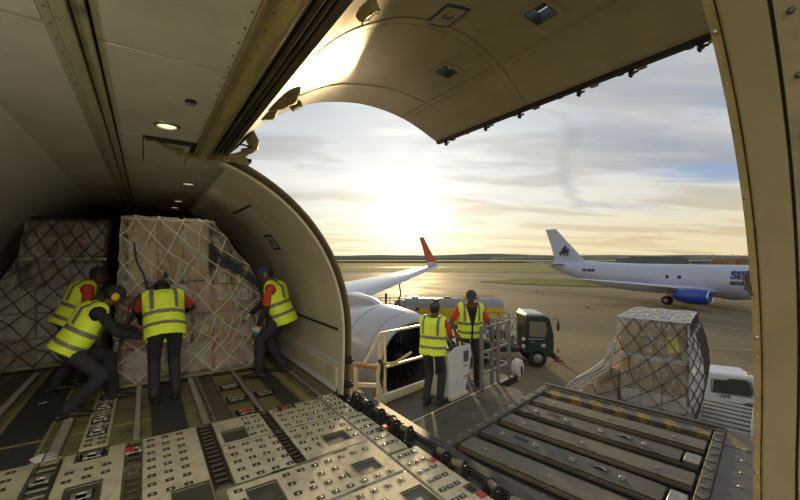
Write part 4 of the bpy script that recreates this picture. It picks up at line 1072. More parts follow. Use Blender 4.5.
# ------------------------------------------------------------------ people
def remesh(mb, voxel, smooth=4, name='m'):
    me = bpy.data.meshes.new('tmp'); me.from_pydata(mb.v, [], mb.f)
    bm = bmesh.new(); bm.from_mesh(me); bmesh.ops.recalc_face_normals(bm, faces=bm.faces); bm.to_mesh(me); bm.free()
    o = bpy.data.objects.new('tmp', me); COL.objects.link(o)
    md = o.modifiers.new('r', 'REMESH'); md.mode = 'VOXEL'; md.voxel_size = voxel
    if smooth: sm = o.modifiers.new('s', 'SMOOTH'); sm.factor = .5; sm.iterations = smooth
    dg = bpy.context.evaluated_depsgraph_get(); out = bpy.data.meshes.new_from_object(o.evaluated_get(dg))
    bpy.data.objects.remove(o); out.polygons.foreach_set('use_smooth', [True] * len(out.polygons)); out.name = name; return out
def cone(mb, a, b, r0, r1, n=14):
    """capsule from a to b with two radii"""
    a, b = V(a), V(b); d = b - a
    L_ = max(d.length, 1e-4); d = d / L_; k = 4; pts = []; rad = []
    for i in range(k): t = PI / 2 * i / k; pts.append(a - d * r0 * math.cos(t)); rad.append(max(r0 * math.sin(t), .001))
    pts.append(a); rad.append(r0)
    pts.append(b); rad.append(r1)
    for i in range(1, k + 1): t = PI / 2 * i / k; pts.append(b + d * r1 * math.sin(t)); rad.append(max(r1 * math.cos(t), .001))
    mb.path(pts, 0, n, rad=rad)
def ik(a, b, l1, l2, hint):
    a, b = V(a), V(b); d = b - a; L_ = min(d.length, (l1 + l2) * .995)
    dn = d.normalized(); x = (l1 * l1 - l2 * l2 + L_ * L_) / (2 * L_); h = math.sqrt(max(l1 * l1 - x * x, 0))
    hv = V(hint); hv = (hv - dn * hv.dot(dn)).normalized(); return a + dn * x + hv * h, a + dn * L_
def basis(fwd, up):
    f = V(fwd).normalized(); u = V(up); s = f.cross(u).normalized(); u = s.cross(f); return Matrix((s, f, u)).transposed()   # x = right, y = forward, z = up
def mobj(me, name, m_, parent, mats=None):
    idx = [p.material_index for p in me.polygons]; me.materials.clear()
    for q in (mats or [m_]): me.materials.append(q)
    me.polygons.foreach_set('material_index', idx if mats else [0] * len(idx))
    o = bpy.data.objects.new(name, me); o.parent = parent; COL.objects.link(o); return o

def hand(mb, wrist, dirv, palm_n, side, curl=.5, s=1., infl=0.):
    """palm, four unequal bent fingers and a thumb. side=+1 puts the thumb toward +across"""
    d = V(dirv).normalized(); n = V(palm_n); n = (n - d * n.dot(d)).normalized(); ac = d.cross(n) * side
    w = V(wrist)
    for k in range(-1, 2): cone(mb, w + ac * .018 * k * s, w + d * .085 * s + ac * .026 * k * s, .017 * s + infl, .014 * s + infl, 8)
    for k, L_ in enumerate((.072, .080, .074, .058)):
        o = (1.5 - k) * .021 * s; p = w + d * .088 * s + ac * o; q = p; dd = d
        for j, f in enumerate((.45, .32, .23)):
            ang = curl * (.55 + .25 * j); dd = (dd * math.cos(ang) + n * math.sin(ang)); dd.normalize(); q2 = q + dd * L_ * f * s
            cone(mb, q, q2, (.0095 - .0008 * j) * s + infl, (.0088 - .0008 * j) * s + infl, 8); q = q2
            n2 = n; 
    p = w + d * .03 * s + ac * .03 * s; q = p + (d * .6 + ac * .75 + n * .3).normalized() * .04 * s; r_ = q + (d * .85 + ac * .25 + n * .45 * (curl + .3)).normalized() * .035 * s
    cone(mb, p, q, .013 * s + infl, .011 * s + infl, 8); cone(mb, q, r_, .0105 * s + infl, .009 * s + infl, 8)

def person(label, root, rz, S=1., pelvis=(0, 0, .92), neck=(0, .03, 1.42), head_dir=(0, 1, 0), head_up=(0, 0, 1), head_off=(0, .03, .15),
           feet=(((-.11, 0, 0), 0), ((.11, 0, 0), 0)), hands=((-.3, .1, .85), (.3, .1, .85)), hand_dirs=None, torso_fwd=None, shirt='redshirt', sleeve='short', under=None,
           cap='capblack', cap_style='cap', muffs=None, glove=None, vest_open=False, skinm='skinbrown', elbow_hint=((-.6, -1, -.3), (.6, -1, -.3)), knee_hint=None, curl=.5, hip_w=.1, chest=None, vlow=.24, beard=False, cup_on=True, group=None):
    t = empty('person', root, rz, label, 'person', group)
    s = lambda p: V(p) * S
    pel, nk = s(pelvis), s(neck); sp = (nk - pel).normalized(); tf = V(torso_fwd or (0, 1, 0)); side = tf.cross(sp).normalized(); tf = sp.cross(side) * 1.0; tf = tf if tf.dot(V(torso_fwd or (0, 1, 0))) > 0 else -tf
    if side.x < 0 and torso_fwd is None: side = -side
    hc = nk + s(head_off); HB = basis(head_dir, head_up)
    sh = [nk - sp * .055 * S + side * k * .175 * S for k in (-1, 1)]; hip = [pel + side * k * hip_w * S - sp * .02 for k in (-1, 1)]
    an = [s(f[0]) + V((0, 0, .085)) * S for f in feet]; kh = knee_hint or ((0, 1, 0), (0, 1, 0))
    kn = []
    for i in (0, 1): k_, a_ = ik(hip[i], an[i], .43 * S, .43 * S, kh[i]); kn.append(k_); an[i] = a_
    el, wr_ = [], []
    for i in (0, 1): e_, w_ = ik(sh[i], s(hands[i]), .29 * S, .26 * S, elbow_hint[i]); el.append(e_); wr_.append(w_)
    # torso rings along the spine
    def torso(mb, infl, t0=-.08, t1=1., shoulders=True, n=20, boxy=0.):
        L_ = (nk - pel).length; rings = []
        prof = [(-.16, .13, .10), (-.05, .165, .118), (.12, .165, .115), (.35, .155, .108), (.6, .172, .118), (.8, .182, .118), (.93, .15, .095), (1.0, .085, .07), (1.06, .055, .055)]
        for q in lin(t0, t1, 16):
            w, d = interp(prof, q); w += boxy * max(0, .19 - w) * (q < .85); d += boxy * max(0, .125 - d) * (q < .85); c = pel + sp * L_ * q + tf * (.012 * math.sin(q * 5)) * S
            rings.append([c + side * (w * S + infl) * math.cos(2 * PI * j / n) + tf * (d * S + infl) * math.sin(2 * PI * j / n) for j in range(n)])
        mb.loft(rings)
        if shoulders:
            for i in (0, 1): cone(mb, sh[i] * .75 + nk * .25 - sp * .01, sh[i] - sp * .02 * S, .062 * S + infl, .06 * S + infl)
    # body: one continuous surface
    mb = MB(); torso(mb, -.004, -.12, 1.05)
    cone(mb, nk - sp * .04, hc - HB @ V((0, .01, .04)) * S, .062 * S, .052 * S)
    mb.sph(hc + HB @ V((0, -.008, .012)) * S, (.076 * S, .094 * S, .098 * S), 24, 16, HB)
    mb.sph(hc + HB @ V((0, .022, -.055)) * S, (.054 * S, .060 * S, .062 * S), 20, 12, HB)
    cone(mb, hc + HB @ V((0, .084, .006)) * S, hc + HB @ V((0, .106, -.026)) * S, .009 * S, .0145 * S, 10)
    mb.sph(hc + HB @ V((0, .086, -.058)) * S, (.024 * S, .012 * S, .012 * S), 10, 8, HB)
    for k in (-1, 1):
        mb.sph(hc + HB @ V((k * .078, -.008, -.01)) * S, (.011 * S, .02 * S, .032 * S), 10, 8, HB); mb.sph(hc + HB @ V((k * .032, .078, .022)) * S, (.024 * S, .014 * S, .008 * S), 10, 8, HB)
    for i in (0, 1):
        cone(mb, sh[i], el[i], .047 * S, .038 * S); cone(mb, el[i], wr_[i], .038 * S, .026 * S)
        dv = hand_dirs[i] if hand_dirs else (wr_[i] - el[i]); ov = V((0, 0, -1)) if abs(V(dv).normalized().z) < .8 else side * (-1 if i else 1)
        hand(mb, wr_[i], dv, ov, -1 if i == 0 else 1, curl, S)
        cone(mb, hip[i], kn[i], .078 * S, .055 * S); cone(mb, kn[i], an[i], .055 * S, .038 * S)
        yaw = feet[i][1]; fd = V((math.sin(yaw), math.cos(yaw), 0)); cone(mb, an[i] - V((0, 0, .03)) * S, an[i] + fd * .13 * S - V((0, 0, .055)) * S, .036 * S, .026 * S)
    bd = mobj(remesh(mb, .0085, 3, 'body'), 'body', M[skinm], t)
    # eyes, lips, hair
    m_ = MB()
    for k in (-1, 1): m_.sph(hc + HB @ V((k * .032, .083, .006)) * S, (.0125 * S, .008 * S, .007 * S), 10, 8, HB)
    e = build(m_, 'eyes', M['eyewhite'], t, world=False); m_ = MB()
    for k in (-1, 1): m_.sph(hc + HB @ V((k * .032, .0895, .006)) * S, (.0055 * S, .004 * S, .0055 * S), 8, 6, HB)
    build(m_, 'iris', M['ink'], e, world=False)
    m_ = MB(); m_.sph(hc + HB @ V((0, .096, -.058)) * S, (.022 * S, .006 * S, .007 * S), 10, 6, HB); build(m_, 'lips', M['lip'], t, world=False)
    m_ = MB()
    for k in (-1, 1): m_.sph(hc + HB @ V((k * .032, .088, .028)) * S, (.018 * S, .006 * S, .004 * S), 8, 6, HB)
    build(m_, 'eyebrows', M['hair'], t, world=False)
    if beard:
        m_ = MB(); m_.sph(hc + HB @ V((0, .03, -.075)) * S, (.054 * S, .058 * S, .048 * S), 16, 10, HB); build(m_, 'beard', M['hair'], t, world=False)
    m_ = MB(); m_.sph(hc + HB @ V((0, -.022, .018)) * S, (.081 * S, .088 * S, .098 * S), 20, 12, HB); build(m_, 'hair', M['hair'], t, world=False, smooth=80)
    # cap
    m_ = MB(); prof = []
    for i in range(9): a = PI / 2 * i / 8; prof.append((.03 + .096 * math.sin(a), .103 * math.cos(a) ** .85 if i < 8 else .002))
    m_.lathe([(.03, .094)] + prof, 24, lambda a, y, z: tuple(hc + HB @ (V((y * .90, z * 1.04 - .008, a)) * S)))
    cp = build(m_, 'cap', M[cap], t, world=False, smooth=60)
    if cap_style == 'cap':
        m_ = MB(); m_.sheet(lambda u, v: tuple(hc + HB @ (V((math.sin(u) * (.075 + .008 * v), .03 + math.cos(u) * (.055 + .07 * v), .038 - .022 * v - .012 * math.sin(u) ** 2)) * S)), lin(-1.25, 1.25, 14), lin(0, 1, 4), .004)
        build(m_, 'brim', M[cap], cp, world=False, smooth=60)
    if muffs:
        m_ = MB(); m_.path([hc + HB @ V((.096 * math.cos(a), -.005, .012 + .115 * math.sin(a))) * S for a in lin(0.1, PI - .1, 16)], .007, 8); em = build(m_, 'ear_muffs', M['ink'], t, world=False)
        for k in (-1, 1):
            m_ = MB(); m_.lathe([(0, .02), (0, .036), (.02, .040), (.034, .034), (.040, .02), (.041, .001)], 18, lambda a, y, z, k=k: tuple(hc + HB @ (V((k * (.076 + a), -.004 + y, -.006 + z * 1.15)) * S)))
            build(m_, 'ear_cup', M[muffs], em, world=False)
    # trousers
    mb = MB(); torso(mb, .012, -.16, .16, False)
    for i in (0, 1):
        cone(mb, hip[i], kn[i], .094 * S, .074 * S); cone(mb, kn[i], an[i] + V((0, 0, .01)), .074 * S, .062 * S)
    mobj(remesh(mb, .014, 4, 'trousers'), 'trousers', M['trouser'], t)
    # shirt with sleeves
    mb = MB(); torso(mb, .010, -.02, 1.0)
    for i in (0, 1):
        if sleeve == 'short': cone(mb, sh[i], sh[i] * .25 + el[i] * .75, .066 * S, .062 * S)
        else: cone(mb, sh[i], el[i], .064 * S, .052 * S); cone(mb, el[i], el[i] * .12 + wr_[i] * .88, .052 * S, .040 * S)
    mobj(remesh(mb, .012, 3, 'shirt'), 'shirt', M[shirt], t)
    if chest:
        mb = MB(); torso(mb, .016, -.02, .97, False); mobj(remesh(mb, .012, 3, 'undershirt'), 'undershirt', M[chest], t)
    if under:
        for i in (0, 1):
            mb = MB(); cone(mb, sh[i] * .4 + el[i] * .6, el[i], .05 * S, .046 * S); cone(mb, el[i], el[i] * .08 + wr_[i] * .92, .046 * S, .036 * S); mobj(remesh(mb, .010, 2, 'under_sleeve'), 'under_sleeve', M[under], t)
    # vest
    mb = MB(); torso(mb, .036, -vlow - .03, .99, boxy=.9)
    me = remesh(mb, .012, 4, 'vest'); L_ = (nk - pel).length
    bm = bmesh.new(); bm.from_mesh(me); kill = []
    for f in bm.faces:
        c = f.calc_center_median() - pel; q = c.dot(sp) / L_; x = abs(c.dot(side)) / S; y = c.dot(tf) / S
        if q < -vlow: kill.append(f); continue
        if x > .225: kill.append(f); continue
        if q > .97 and x < .10 and y > -.05: kill.append(f); continue
        if y > .03:
            wv = .018 + (max(0, q - .45) * .12 if not vest_open else max(0, q - .32) * .13)
            if vest_open and x < wv or (not vest_open and q > .62 and x < max(0, q - .62) * .22): kill.append(f); continue
        band = (.02 < q < .11) or (.33 < q < .43) or (.105 < x < .150 and q > .46)
        f.material_index = 1 if band else 0
    bmesh.ops.delete(bm, geom=kill, context='FACES'); bm.to_mesh(me); bm.free()
    vo = mobj(me, 'vest', None, t, [M['hivis'], M['reflect']]); sd = vo.modifiers.new('thick', 'SOLIDIFY'); sd.thickness = .006; sd.offset = 1
    # boots, gloves
    for i in (0, 1):
        yaw = feet[i][1]; fd = V((math.sin(yaw), math.cos(yaw), 0)); sd_ = V((fd.y, -fd.x, 0)); a_ = an[i]; mb = MB()
        g = a_ - V((0, 0, .085 * S)) if a_.z > 0 else a_
        low = V((a_.x, a_.y, a_.z - .085 * S))
        mb2 = [(-.07, .034, .030, .045), (-.02, .040, .040, .050), (.06, .046, .036, .036), (.13, .048, .030, .030), (.175, .034, .024, .024)]
        for (y_, w_, z_, h_) in mb2: mb.sph(low + fd * y_ * S + V((0, 0, z_)) * S, (.046 * S, .055 * S, z_ * S), 14, 8, basis(fd, (0, 0, 1)))
        cone(mb, low + V((0, 0, .04)) * S, low + V((0, 0, .14)) * S, .05 * S, .05 * S)
        mobj(remesh(mb, .010, 2, 'boot'), 'boot', M['boot'], t)
    if glove:
        for i in (0, 1):
            mb = MB(); dv = hand_dirs[i] if hand_dirs else (wr_[i] - el[i]); ov = V((0, 0, -1)) if abs(V(dv).normalized().z) < .8 else side * (-1 if i else 1)
            hand(mb, wr_[i], dv, ov, -1 if i == 0 else 1, curl, S, .004); cone(mb, wr_[i] - V(dv).normalized() * .03, wr_[i] + V(dv).normalized() * .01, .033 * S, .03 * S)
            me = remesh(mb, .008, 1, 'glove')
            gm = glove if isinstance(glove, tuple) else (glove,)
            if len(gm) > 1:
                dvn = V(dv).normalized()
                bmm = bmesh.new(); bmm.from_mesh(me)
                for f in bmm.faces: f.material_index = 1 if (f.calc_center_median() - wr_[i]).dot(dvn) > .075 else 0
                bmm.to_mesh(me); bmm.free()
            mobj(me, 'glove', None, t, [M[q] for q in gm])
    return t

Zf = -.022
# facing +x for the two at the left: local +y = facing direction
person('worker in a yellow vest behind the crouching one, red sleeve, leaning right', (-.86, 6.75, Zf), R(-80), 1.03, pelvis=(0, -.04, .88), neck=(0, .20, 1.36), head_off=(0, .10, .10), head_dir=(0, 1, -.35), head_up=(0, .3, 1),
       feet=(((-.13, .1, 0), 0), ((.12, -.15, 0), .1)), hands=((-.2, .40, .95), (.22, .36, .92)), cap='capblack', muffs=None, vlow=.10, elbow_hint=((-.6, -.2, -1), (.6, -.2, -1)))
person('crouching worker with yellow ear muffs bending toward the middle pallet', (-.62, 5.60, Zf), R(-80), 1.05, pelvis=(0, -.10, .72), neck=(.0, .17, 1.14), head_off=(0, .13, .10), head_dir=(0, 1, -.45), head_up=(0, .4, 1),
       feet=(((-.16, .30, 0), .1), ((.16, -.12, 0), .2)), hands=((-.08, .54, .80), (.20, .52, .76)), shirt='blackshirt', sleeve='long', cap='capblack', muffs='muff', glove=None, vlow=.12, elbow_hint=((-.8, -.3, -1), (.8, -.3, -1)), knee_hint=((-.25, 1, .1), (.3, 1, .1)), hip_w=.11)
person('worker seen from behind in a yellow vest, leaning onto the middle pallet', (.20, 5.46, Zf), R(2), 1.0, pelvis=(0, -.02, .88), neck=(-.01, .22, 1.31), head_off=(0, .135, .03), head_dir=(0, 1, -.7), head_up=(0, .6, 1),
       feet=(((-.115, -.02, 0), -.1), ((.115, .02, 0), .15)), hands=((-.24, .62, .95), (.26, .58, 1.0)), shirt='redshirt', sleeve='short', cap='capblack', cap_style='beanie', under='blackshirt', glove='gloveblack', elbow_hint=((-1, -.2, -.4), (1, -.2, -.4)))
person('worker in blue cap and pale gloves at the right end of the middle pallet', (1.62, 5.66, Zf), R(62), 1.07, pelvis=(0, -.10, .84), neck=(.0, .05, 1.29), head_off=(0, .09, .12), head_dir=(-.1, 1, -.45), head_up=(0, .4, 1),
       feet=(((-.12, .20, 0), 0), ((.12, -.08, 0), .1)), hands=((-.20, .22, .62), (.14, .42, .80)), shirt='redshirt', sleeve='short', under='blackshirt', cap='capblue', muffs='muffgrey', glove=('glovewhite', 'glovegreen'), elbow_hint=((-.5, -1, -.2), (.5, -1, -.5)), curl=.4)
ZP = -.6
person('shorter worker on the loader platform, seen from behind, grey cap', (3.78, 4.58, ZP), R(-62), .965, pelvis=(0, 0, .92), neck=(0, .05, 1.42), head_off=(0, .045, .14), head_dir=(-.1, 1, -.15),
       feet=(((-.10, -.04, 0), -.1), ((.11, .06, 0), .2)), hands=((-.12, .38, 1.05), (.20, .40, 1.06)), cap='capgrey', muffs=None, skinm='skinbrown', beard=True, vlow=.18, elbow_hint=((-.8, -.6, -1), (.8, -.6, -1)))
person('taller worker on the loader platform facing the camera, vest open over a dark shirt', (4.95, 4.92, ZP), R(150), 1.03, pelvis=(0, 0, .93), neck=(0, .04, 1.43), head_off=(0, .045, .14), head_dir=(.15, 1, -.4), head_up=(0, .3, 1),
       feet=(((-.13, 0, 0), -.2), ((.14, .04, 0), .2)), hands=((-.34, .18, .90), (.32, .26, .98)), cap='capgrey', muffs='muff', skinm='skinbrown', vest_open=True, chest='blackshirt', vlow=.14, elbow_hint=((-1, -.6, -.4), (1, -.6, -.4)))

# ------------------------------------------------------------------ cargo loader
LA = R(10.5); cu, su = math.cos(LA), math.sin(LA)
LO = V((2.45, 0, 0))
loader = empty('cargo_loader', (2.50, 3.0, -4.45), LA, 'dark steel cargo loader with roller deck and railed operator platform outside the door', 'cargo loader')
ZD = -.35
def lp(x, y, z): return (x, y, z + 4.45)     # local frame of the loader: x outward, y aft, z kept as world height
def LB(m_, x0, x1, y0, y1, z0, z1): return m_.mm(x0, x1, y0, y1, z0 + 4.45, z1 + 4.45)
def lbuild(m_, n, mt, parent=loader, **k): return build(m_, n, M[mt] if isinstance(mt, str) else mt, parent, world=False, **k)
mb = MB(); LB(mb, -.12, 2.98, -2.0, .06, ZD - .22, ZD - .07); lbuild(mb, 'bridge_deck', 'deckgap')
mb = MB(); LB(mb, -.12, 3.02, .0, .10, ZD - .20, ZD + .015); LB(mb, -.12, 3.02, -2.12, -2.02, ZD - .2, ZD + .012); LB(mb, 2.94, 3.02, -2.1, .1, ZD - .3, ZD + .03); LB(mb, 2.84, 2.88, -2.1, .1, ZD - .05, ZD + .02)
lbuild(mb, 'side_bar', 'deck', bevel=.01)
mb = MB(); mb.box((0, 0, 0), (.06, .075, .008)); pad = lbuild(mb, 'wear_pad', 'wornedge')
for k in range(28):
    o = pad if k == 0 else dup(pad, loader); o.location = (.13 + (k // 2) * .2, .05 if k % 2 else -2.07, ZD + 4.45 + .016); o.rotation_euler = (0, 0, .5 * math.sin(k * 2.3))
for k in range(6):
    x0 = -.06 + k * .45; odd = k % 2
    mb = MB(); LB(mb, x0, x0 + .27, -1.99 + (.16 if not odd else 0), -.03, ZD - .07, ZD)
    LB(mb, x0 - .015, x0, -1.99, -.03, ZD - .06, ZD - .02); LB(mb, x0 + .27, x0 + .285, -1.99, -.03, ZD - .06, ZD - .02)
    be = lbuild(mb, 'deck_beam', 'deckbeam' if odd else 'deckbeamdark', bevel=.012)
    mb = MB(); LB(mb, x0, x0 + .008, -1.98 + (.16 if not odd else 0), -.04, ZD - .012, ZD + .002); LB(mb, x0 + .262, x0 + .27, -1.98 + (.16 if not odd else 0), -.04, ZD - .012, ZD + .002); lbuild(mb, 'worn_edge', 'wornedge', be)
    ys_ = [-.25, -.65, -1.05, -1.50] if not odd else [-.3, -1.0, -1.7]
    for y in ys_:
        mb = MB()
        if not odd: mb.sph((x0 + .12, y, ZD + 4.45 + .004), (.028, .028, .022), 8, 6); mb.box((x0 + .12, y, ZD + 4.45 + .002), (.08, .05, .006))
        else: mb.sph((x0 + .12, y, ZD + 4.45 + .002), (.02, .02, .014), 8, 6)
        lbuild(mb, 'caster', 'galv', be)
    if not odd:
        for y in (-.45, -1.28): mb = MB(); LB(mb, x0 + .13, x0 + .19, y - .10, y + .07, ZD - .01, ZD + .002); lbuild(mb, 'handle_slot', 'deckgap', be)
        mb = MB(); mb.path([lp(x0 + .16, -1.36, ZD - .01), lp(x0 + .16, -1.33, ZD + .015), lp(x0 + .16, -1.27, ZD + .012), lp(x0 + .16, -1.22, ZD - .01)], .012, 8); lbuild(mb, 'handle', 'galv', be)
        mb = MB(); LB(mb, x0 + .02, x0 + .24, -1.99, -1.86, ZD - .05, ZD + .012); lbuild(mb, 'stop_block', 'galv', be, bevel=.008)
mb = MB(); LB(mb, 2.64, 2.84, -2.0, .06, ZD - .06, ZD + .004); lbuild(mb, 'hazard_strip', 'hazard')
# right-hand side plate
mb = MB(); LB(mb, -.1, 3.0, -3.2, -2.12, ZD - .12, ZD - .01); lbuild(mb, 'side_plate', 'loadergrey', bevel=.01)
mb = MB(); mb.sph((0, 0, 0), (.022, .022, .014), 8, 5); bolt = lbuild(mb, 'bolt', 'galv')
for i in range(9):
    for j in range(4): o = bolt if i + j == 0 else dup(bolt, loader); o.location = lp(.1 + i * .3, -2.3 - j * .25, ZD - .008)
mb = MB(); LB(mb, 2.5, 2.9, -3.2, -2.13, ZD - .012, ZD - .004); lbuild(mb, 'hazard_strip', 'hazard')
mb = MB()
for j in range(3): LB(mb, .0, 2.9, -2.42 - j * .25, -2.41 - j * .25, ZD - .012, ZD - .004)
lbuild(mb, 'plate_seam', 'deckgap')
# left plate between bridge and walkway
mb = MB(); LB(mb, -.2, 3.0, .10, 1.02, -.68, -.56); LB(mb, -.3, .25, -.1, .85, -.62, -.48); lbuild(mb, 'dark_deck_plate', 'deck', bevel=.012)
mb = MB(); LB(mb, 2.2, 2.98, .12, .98, -.562, -.554); lbuild(mb, 'hazard_panel', mat('faded_hazard', (.16, .12, .05), .6, var=.3, scale=6, dirt=(.08, .075, .06), dscale=7, dlo=.42, dhi=.6))
mb = MB()
for k in range(4): LB(mb, -.15 + k * .06, -.13 + k * .06, .2, 1.0, -.562, -.54)
for k in range(8): mb.sph(lp(.5 + .3 * k, .5 + .1 * (k % 3), -.555), (.02, .02, .006), 8, 4)
lbuild(mb, 'plate_ribs', 'deck')
# walkway
mb = MB(); LB(mb, .22, 3.72, 1.05, 1.98, -.68, ZP - .006); lbuild(mb, 'walkway', 'deck', bevel=.008)
mb = MB(); LB(mb, .15, 3.75, 1.0, 1.06, -.70, ZP + .03); lbuild(mb, 'walkway_edge', 'blackiron', bevel=.006)
mb = MB(); LB(mb, .2, 3.7, 1.08, 1.11, ZP - .01, ZP + .012); LB(mb, .25, 3.2, 1.90, 1.93, ZP - .01, ZP + .12); lbuild(mb, 'toe_board', 'creampaint')
# railing at the back of the walkway
def rail(pts, r=.022, n=10): 
    m_ = MB(); m_.path([lp(*p) for p in pts], r, n); return m_
YB = 1.88
mb = MB()
mb.bar(lp(.93, YB, -.62), lp(.93, YB, .54), .045, .05)
rl = lbuild(mb, 'railing', 'creampaint')
for x, w_ in ((1.03, .03), (2.6, .045)): mb = MB(); mb.bar(lp(x, YB, -.62), lp(x, YB, .52), w_); lbuild(mb, 'rail_post', 'creampaint', rl)
for z in (.54, -.02, -.50): 
    mb = MB(); mb.bar(lp(.93, YB, z), lp(2.6, YB, z), .035 if z > -.4 else .05, .035 if z > -.4 else .09); lbuild(mb, 'rail_bar', 'creampaint', rl)
mb = MB(); mb.bar(lp(.62, 1.98, .02), lp(.93, YB, .52), .03); lbuild(mb, 'rail_brace', 'creampaint', rl)
# gate next to the aircraft
mb = MB(); mb.bar(lp(.55, 2.02, -.62), lp(.55, 2.02, .08), .05, .05); gt = lbuild(mb, 'gate', 'creampaint')
mb = MB(); mb.bar(lp(.78, 1.75, -.62), lp(.78, 1.75, .12), .06, .06); lbuild(mb, 'gate_post', 'creampaint', gt)
for z in (-.22, -.6): mb = MB(); mb.bar(lp(.55, 2.02, z), lp(.78, 1.75, z), .03, .06 if z > -.5 else .22); lbuild(mb, 'gate_bar', 'creampaint', gt)
mb = MB(); mb.path([lp(.53, 2.04, .08), lp(.55, 2.02, .09), lp(.8, 1.74, .05)], .035, 10); lbuild(mb, 'padded_bar', 'orangepaint', gt)
mb = MB(); mb.path(smoothpath([lp(.80, 1.75, .17), lp(.82, 1.73, .05), lp(.80, 1.74, -.1), lp(.82, 1.75, -.25)], 4), .035, 8); lbuild(mb, 'sleeve', 'blackiron', gt)
mb = MB(); mb.path(smoothpath([lp(.80, 1.75, .15), lp(1.0, 1.8, .06), lp(1.25, 1.82, .04), lp(1.6, 1.84, .12)], 5), .022, 8); lbuild(mb, 'safety_rope', 'yellowrope', gt)
# right-hand guard rails
mb = MB()
mb.bar(lp(3.62, 1.12, -.66), lp(3.62, 1.12, .52), .05, .05)
rr = lbuild(mb, 'guard_rail', 'greypaint')
for x, y in ((2.62, 1.10), (3.05, 1.15), (3.18, 1.10), (3.62, 1.92), (2.75, 1.92), (3.3, 1.92)): mb = MB(); mb.bar(lp(x, y, -.66), lp(x, y, .52), .05, .05); lbuild(mb, 'rail_post', 'greypaint', rr)
for z in (.50, .06, -.32):
    mb = MB(); mb.bar(lp(2.62, 1.10, z), lp(3.62, 1.12, z), .035); mb.bar(lp(3.62, 1.12, z), lp(3.62, 1.92, z), .035); mb.bar(lp(2.75, 1.92, z), lp(3.62, 1.92, z), .035); lbuild(mb, 'rail_bar', 'greypaint', rr)
# console
CX = 2.0
prof = [(0, 0), (.38, 0), (.40, .05), (.60, .66), (.55, .84), (.10, .84), (-.06, .74), (-.06, .05)]
mb = MB(); mb.prism(prof, .40, lambda a, b, c: lp(CX - .12 + a, 1.20 + c, ZP + b)); con = lbuild(mb, 'console', 'whitedirty', bevel=.02)
mb = MB(); LB(mb, CX - .17, CX + .30, 1.16, 1.64, ZP, ZP + .07); lbuild(mb, 'console_foot', 'creampaint', con, bevel=.01)
mb = MB(); LB(mb, CX + .22, CX + .36, 1.192, 1.2, ZP + .56, ZP + .74); lbuild(mb, 'grey_label', 'muffgrey', con)
mb = MB(); LB(mb, CX + .22, CX + .34, 1.19, 1.2, ZP + .30, ZP + .32); LB(mb, CX + .22, CX + .34, 1.19, 1.2, ZP + .48, ZP + .50); lbuild(mb, 'orange_label', 'orangepaint', con)
mb = MB()
for i in range(4):
    for j in range(3): mb.tube(lp(CX - .05 + i * .11, 1.27 + j * .12, ZP + .80), lp(CX - .06 + i * .11, 1.27 + j * .12, ZP + .90), .012); mb.sph(lp(CX - .06 + i * .11, 1.27 + j * .12, ZP + .905), .018, 8, 6)
mb.box(lp(CX + .1, 1.40, ZP + .83), (.5, .36, .03)); lbuild(mb, 'levers', 'ink', con)
mb = MB(); mb.bar(lp(CX - .23, 1.42, ZP + .4), lp(CX - .25, 1.42, 1.02), .03); mb.tube(lp(CX - .25, 1.42, 1.0), lp(CX - .25, 1.42, 1.05), .045); lbuild(mb, 'antenna_pole', 'blackiron', con)
# white round bumper at the platform corner
mb = MB(); mb.lathe([(-.07, .001), (-.07, .14), (-.05, .165), (.05, .165), (.07, .14), (.07, .001)], 24, lambda a, y, z: lp(3.78 + y * .9, 1.02 + a, -.42 + z)); lbuild(mb, 'round_bumper', 'whitedirty')
mb = MB(); mb.box(lp(3.80, .94, -.47), (.04, .02, .16)); lbuild(mb, 'bumper_slot', 'ink')
# scissor support and chassis down to the apron
mb = MB(); LB(mb, .2, 3.6, -2.0, 1.8, -4.0, -3.4); lbuild(mb, 'chassis', 'greypaint', bevel=.03)
mb = MB()
for y in (-1.9, 1.6):
    mb.bar(lp(.4, y, -3.4), lp(3.3, y, -.72), .14, .08); mb.bar(lp(3.3, y, -3.4), lp(.4, y, -.72), .14, .08)
lbuild(mb, 'scissor_arms', 'greypaint')
for x, y in ((.7, -1.85), (3.0, -1.85), (.7, 1.65), (3.0, 1.65), (6.6, -1.6), (6.6, 1.1), (8.6, -1.6), (8.6, 1.1)):
    mb = MB(); mb.lathe([(-.13, .001), (-.13, .36), (-.10, .42), (.10, .42), (.13, .36), (.13, .001)], 24, lambda a, p, q: lp(x + p, y + a, -4.03 + q)); lbuild(mb, 'wheel', 'tyre')
# main (rear) platform carrying the netted pallet
ZM = -1.95
mb = MB(); LB(mb, 3.4, 9.6, -2.9, 1.25, ZM - .35, ZM - .10); lbuild(mb, 'main_platform', 'deckgap')
mb = MB(); LB(mb, 3.4, 9.6, 1.22, 1.34, ZM - .35, ZM); LB(mb, 3.4, 9.6, -2.4, -2.2, ZM - .35, ZM + .03); LB(mb, 3.4, 9.6, -3.0, -2.85, ZM - .35, ZM + .05); lbuild(mb, 'main_side_bar', 'galv', bevel=.01)
m0 = None
for k in range(20):
    x = 3.6 + k * .31
    if m0 is None:
        mb = MB(); mb.mm(-.10, .10, -2.2, 1.22, -.1, 0); m0 = lbuild(mb, 'platform_beam', 'greypaint', bevel=.02); m0.location = (x, 0, ZM + 4.45)
    else: dup(m0, loader, (x, 0, ZM + 4.45))
mb = MB()
for k in range(20): LB(mb, 3.55 + k * .3, 3.68 + k * .3, -2.8, -2.45, ZM - .1, ZM + .02)
lbuild(mb, 'side_rollers', 'galv', bevel=.02)
mb = MB(); LB(mb, 3.6, 9.4, -2.4, 1.2, -4.0, -3.5); lbuild(mb, 'rear_chassis', 'greypaint', bevel=.03)
mb = MB()
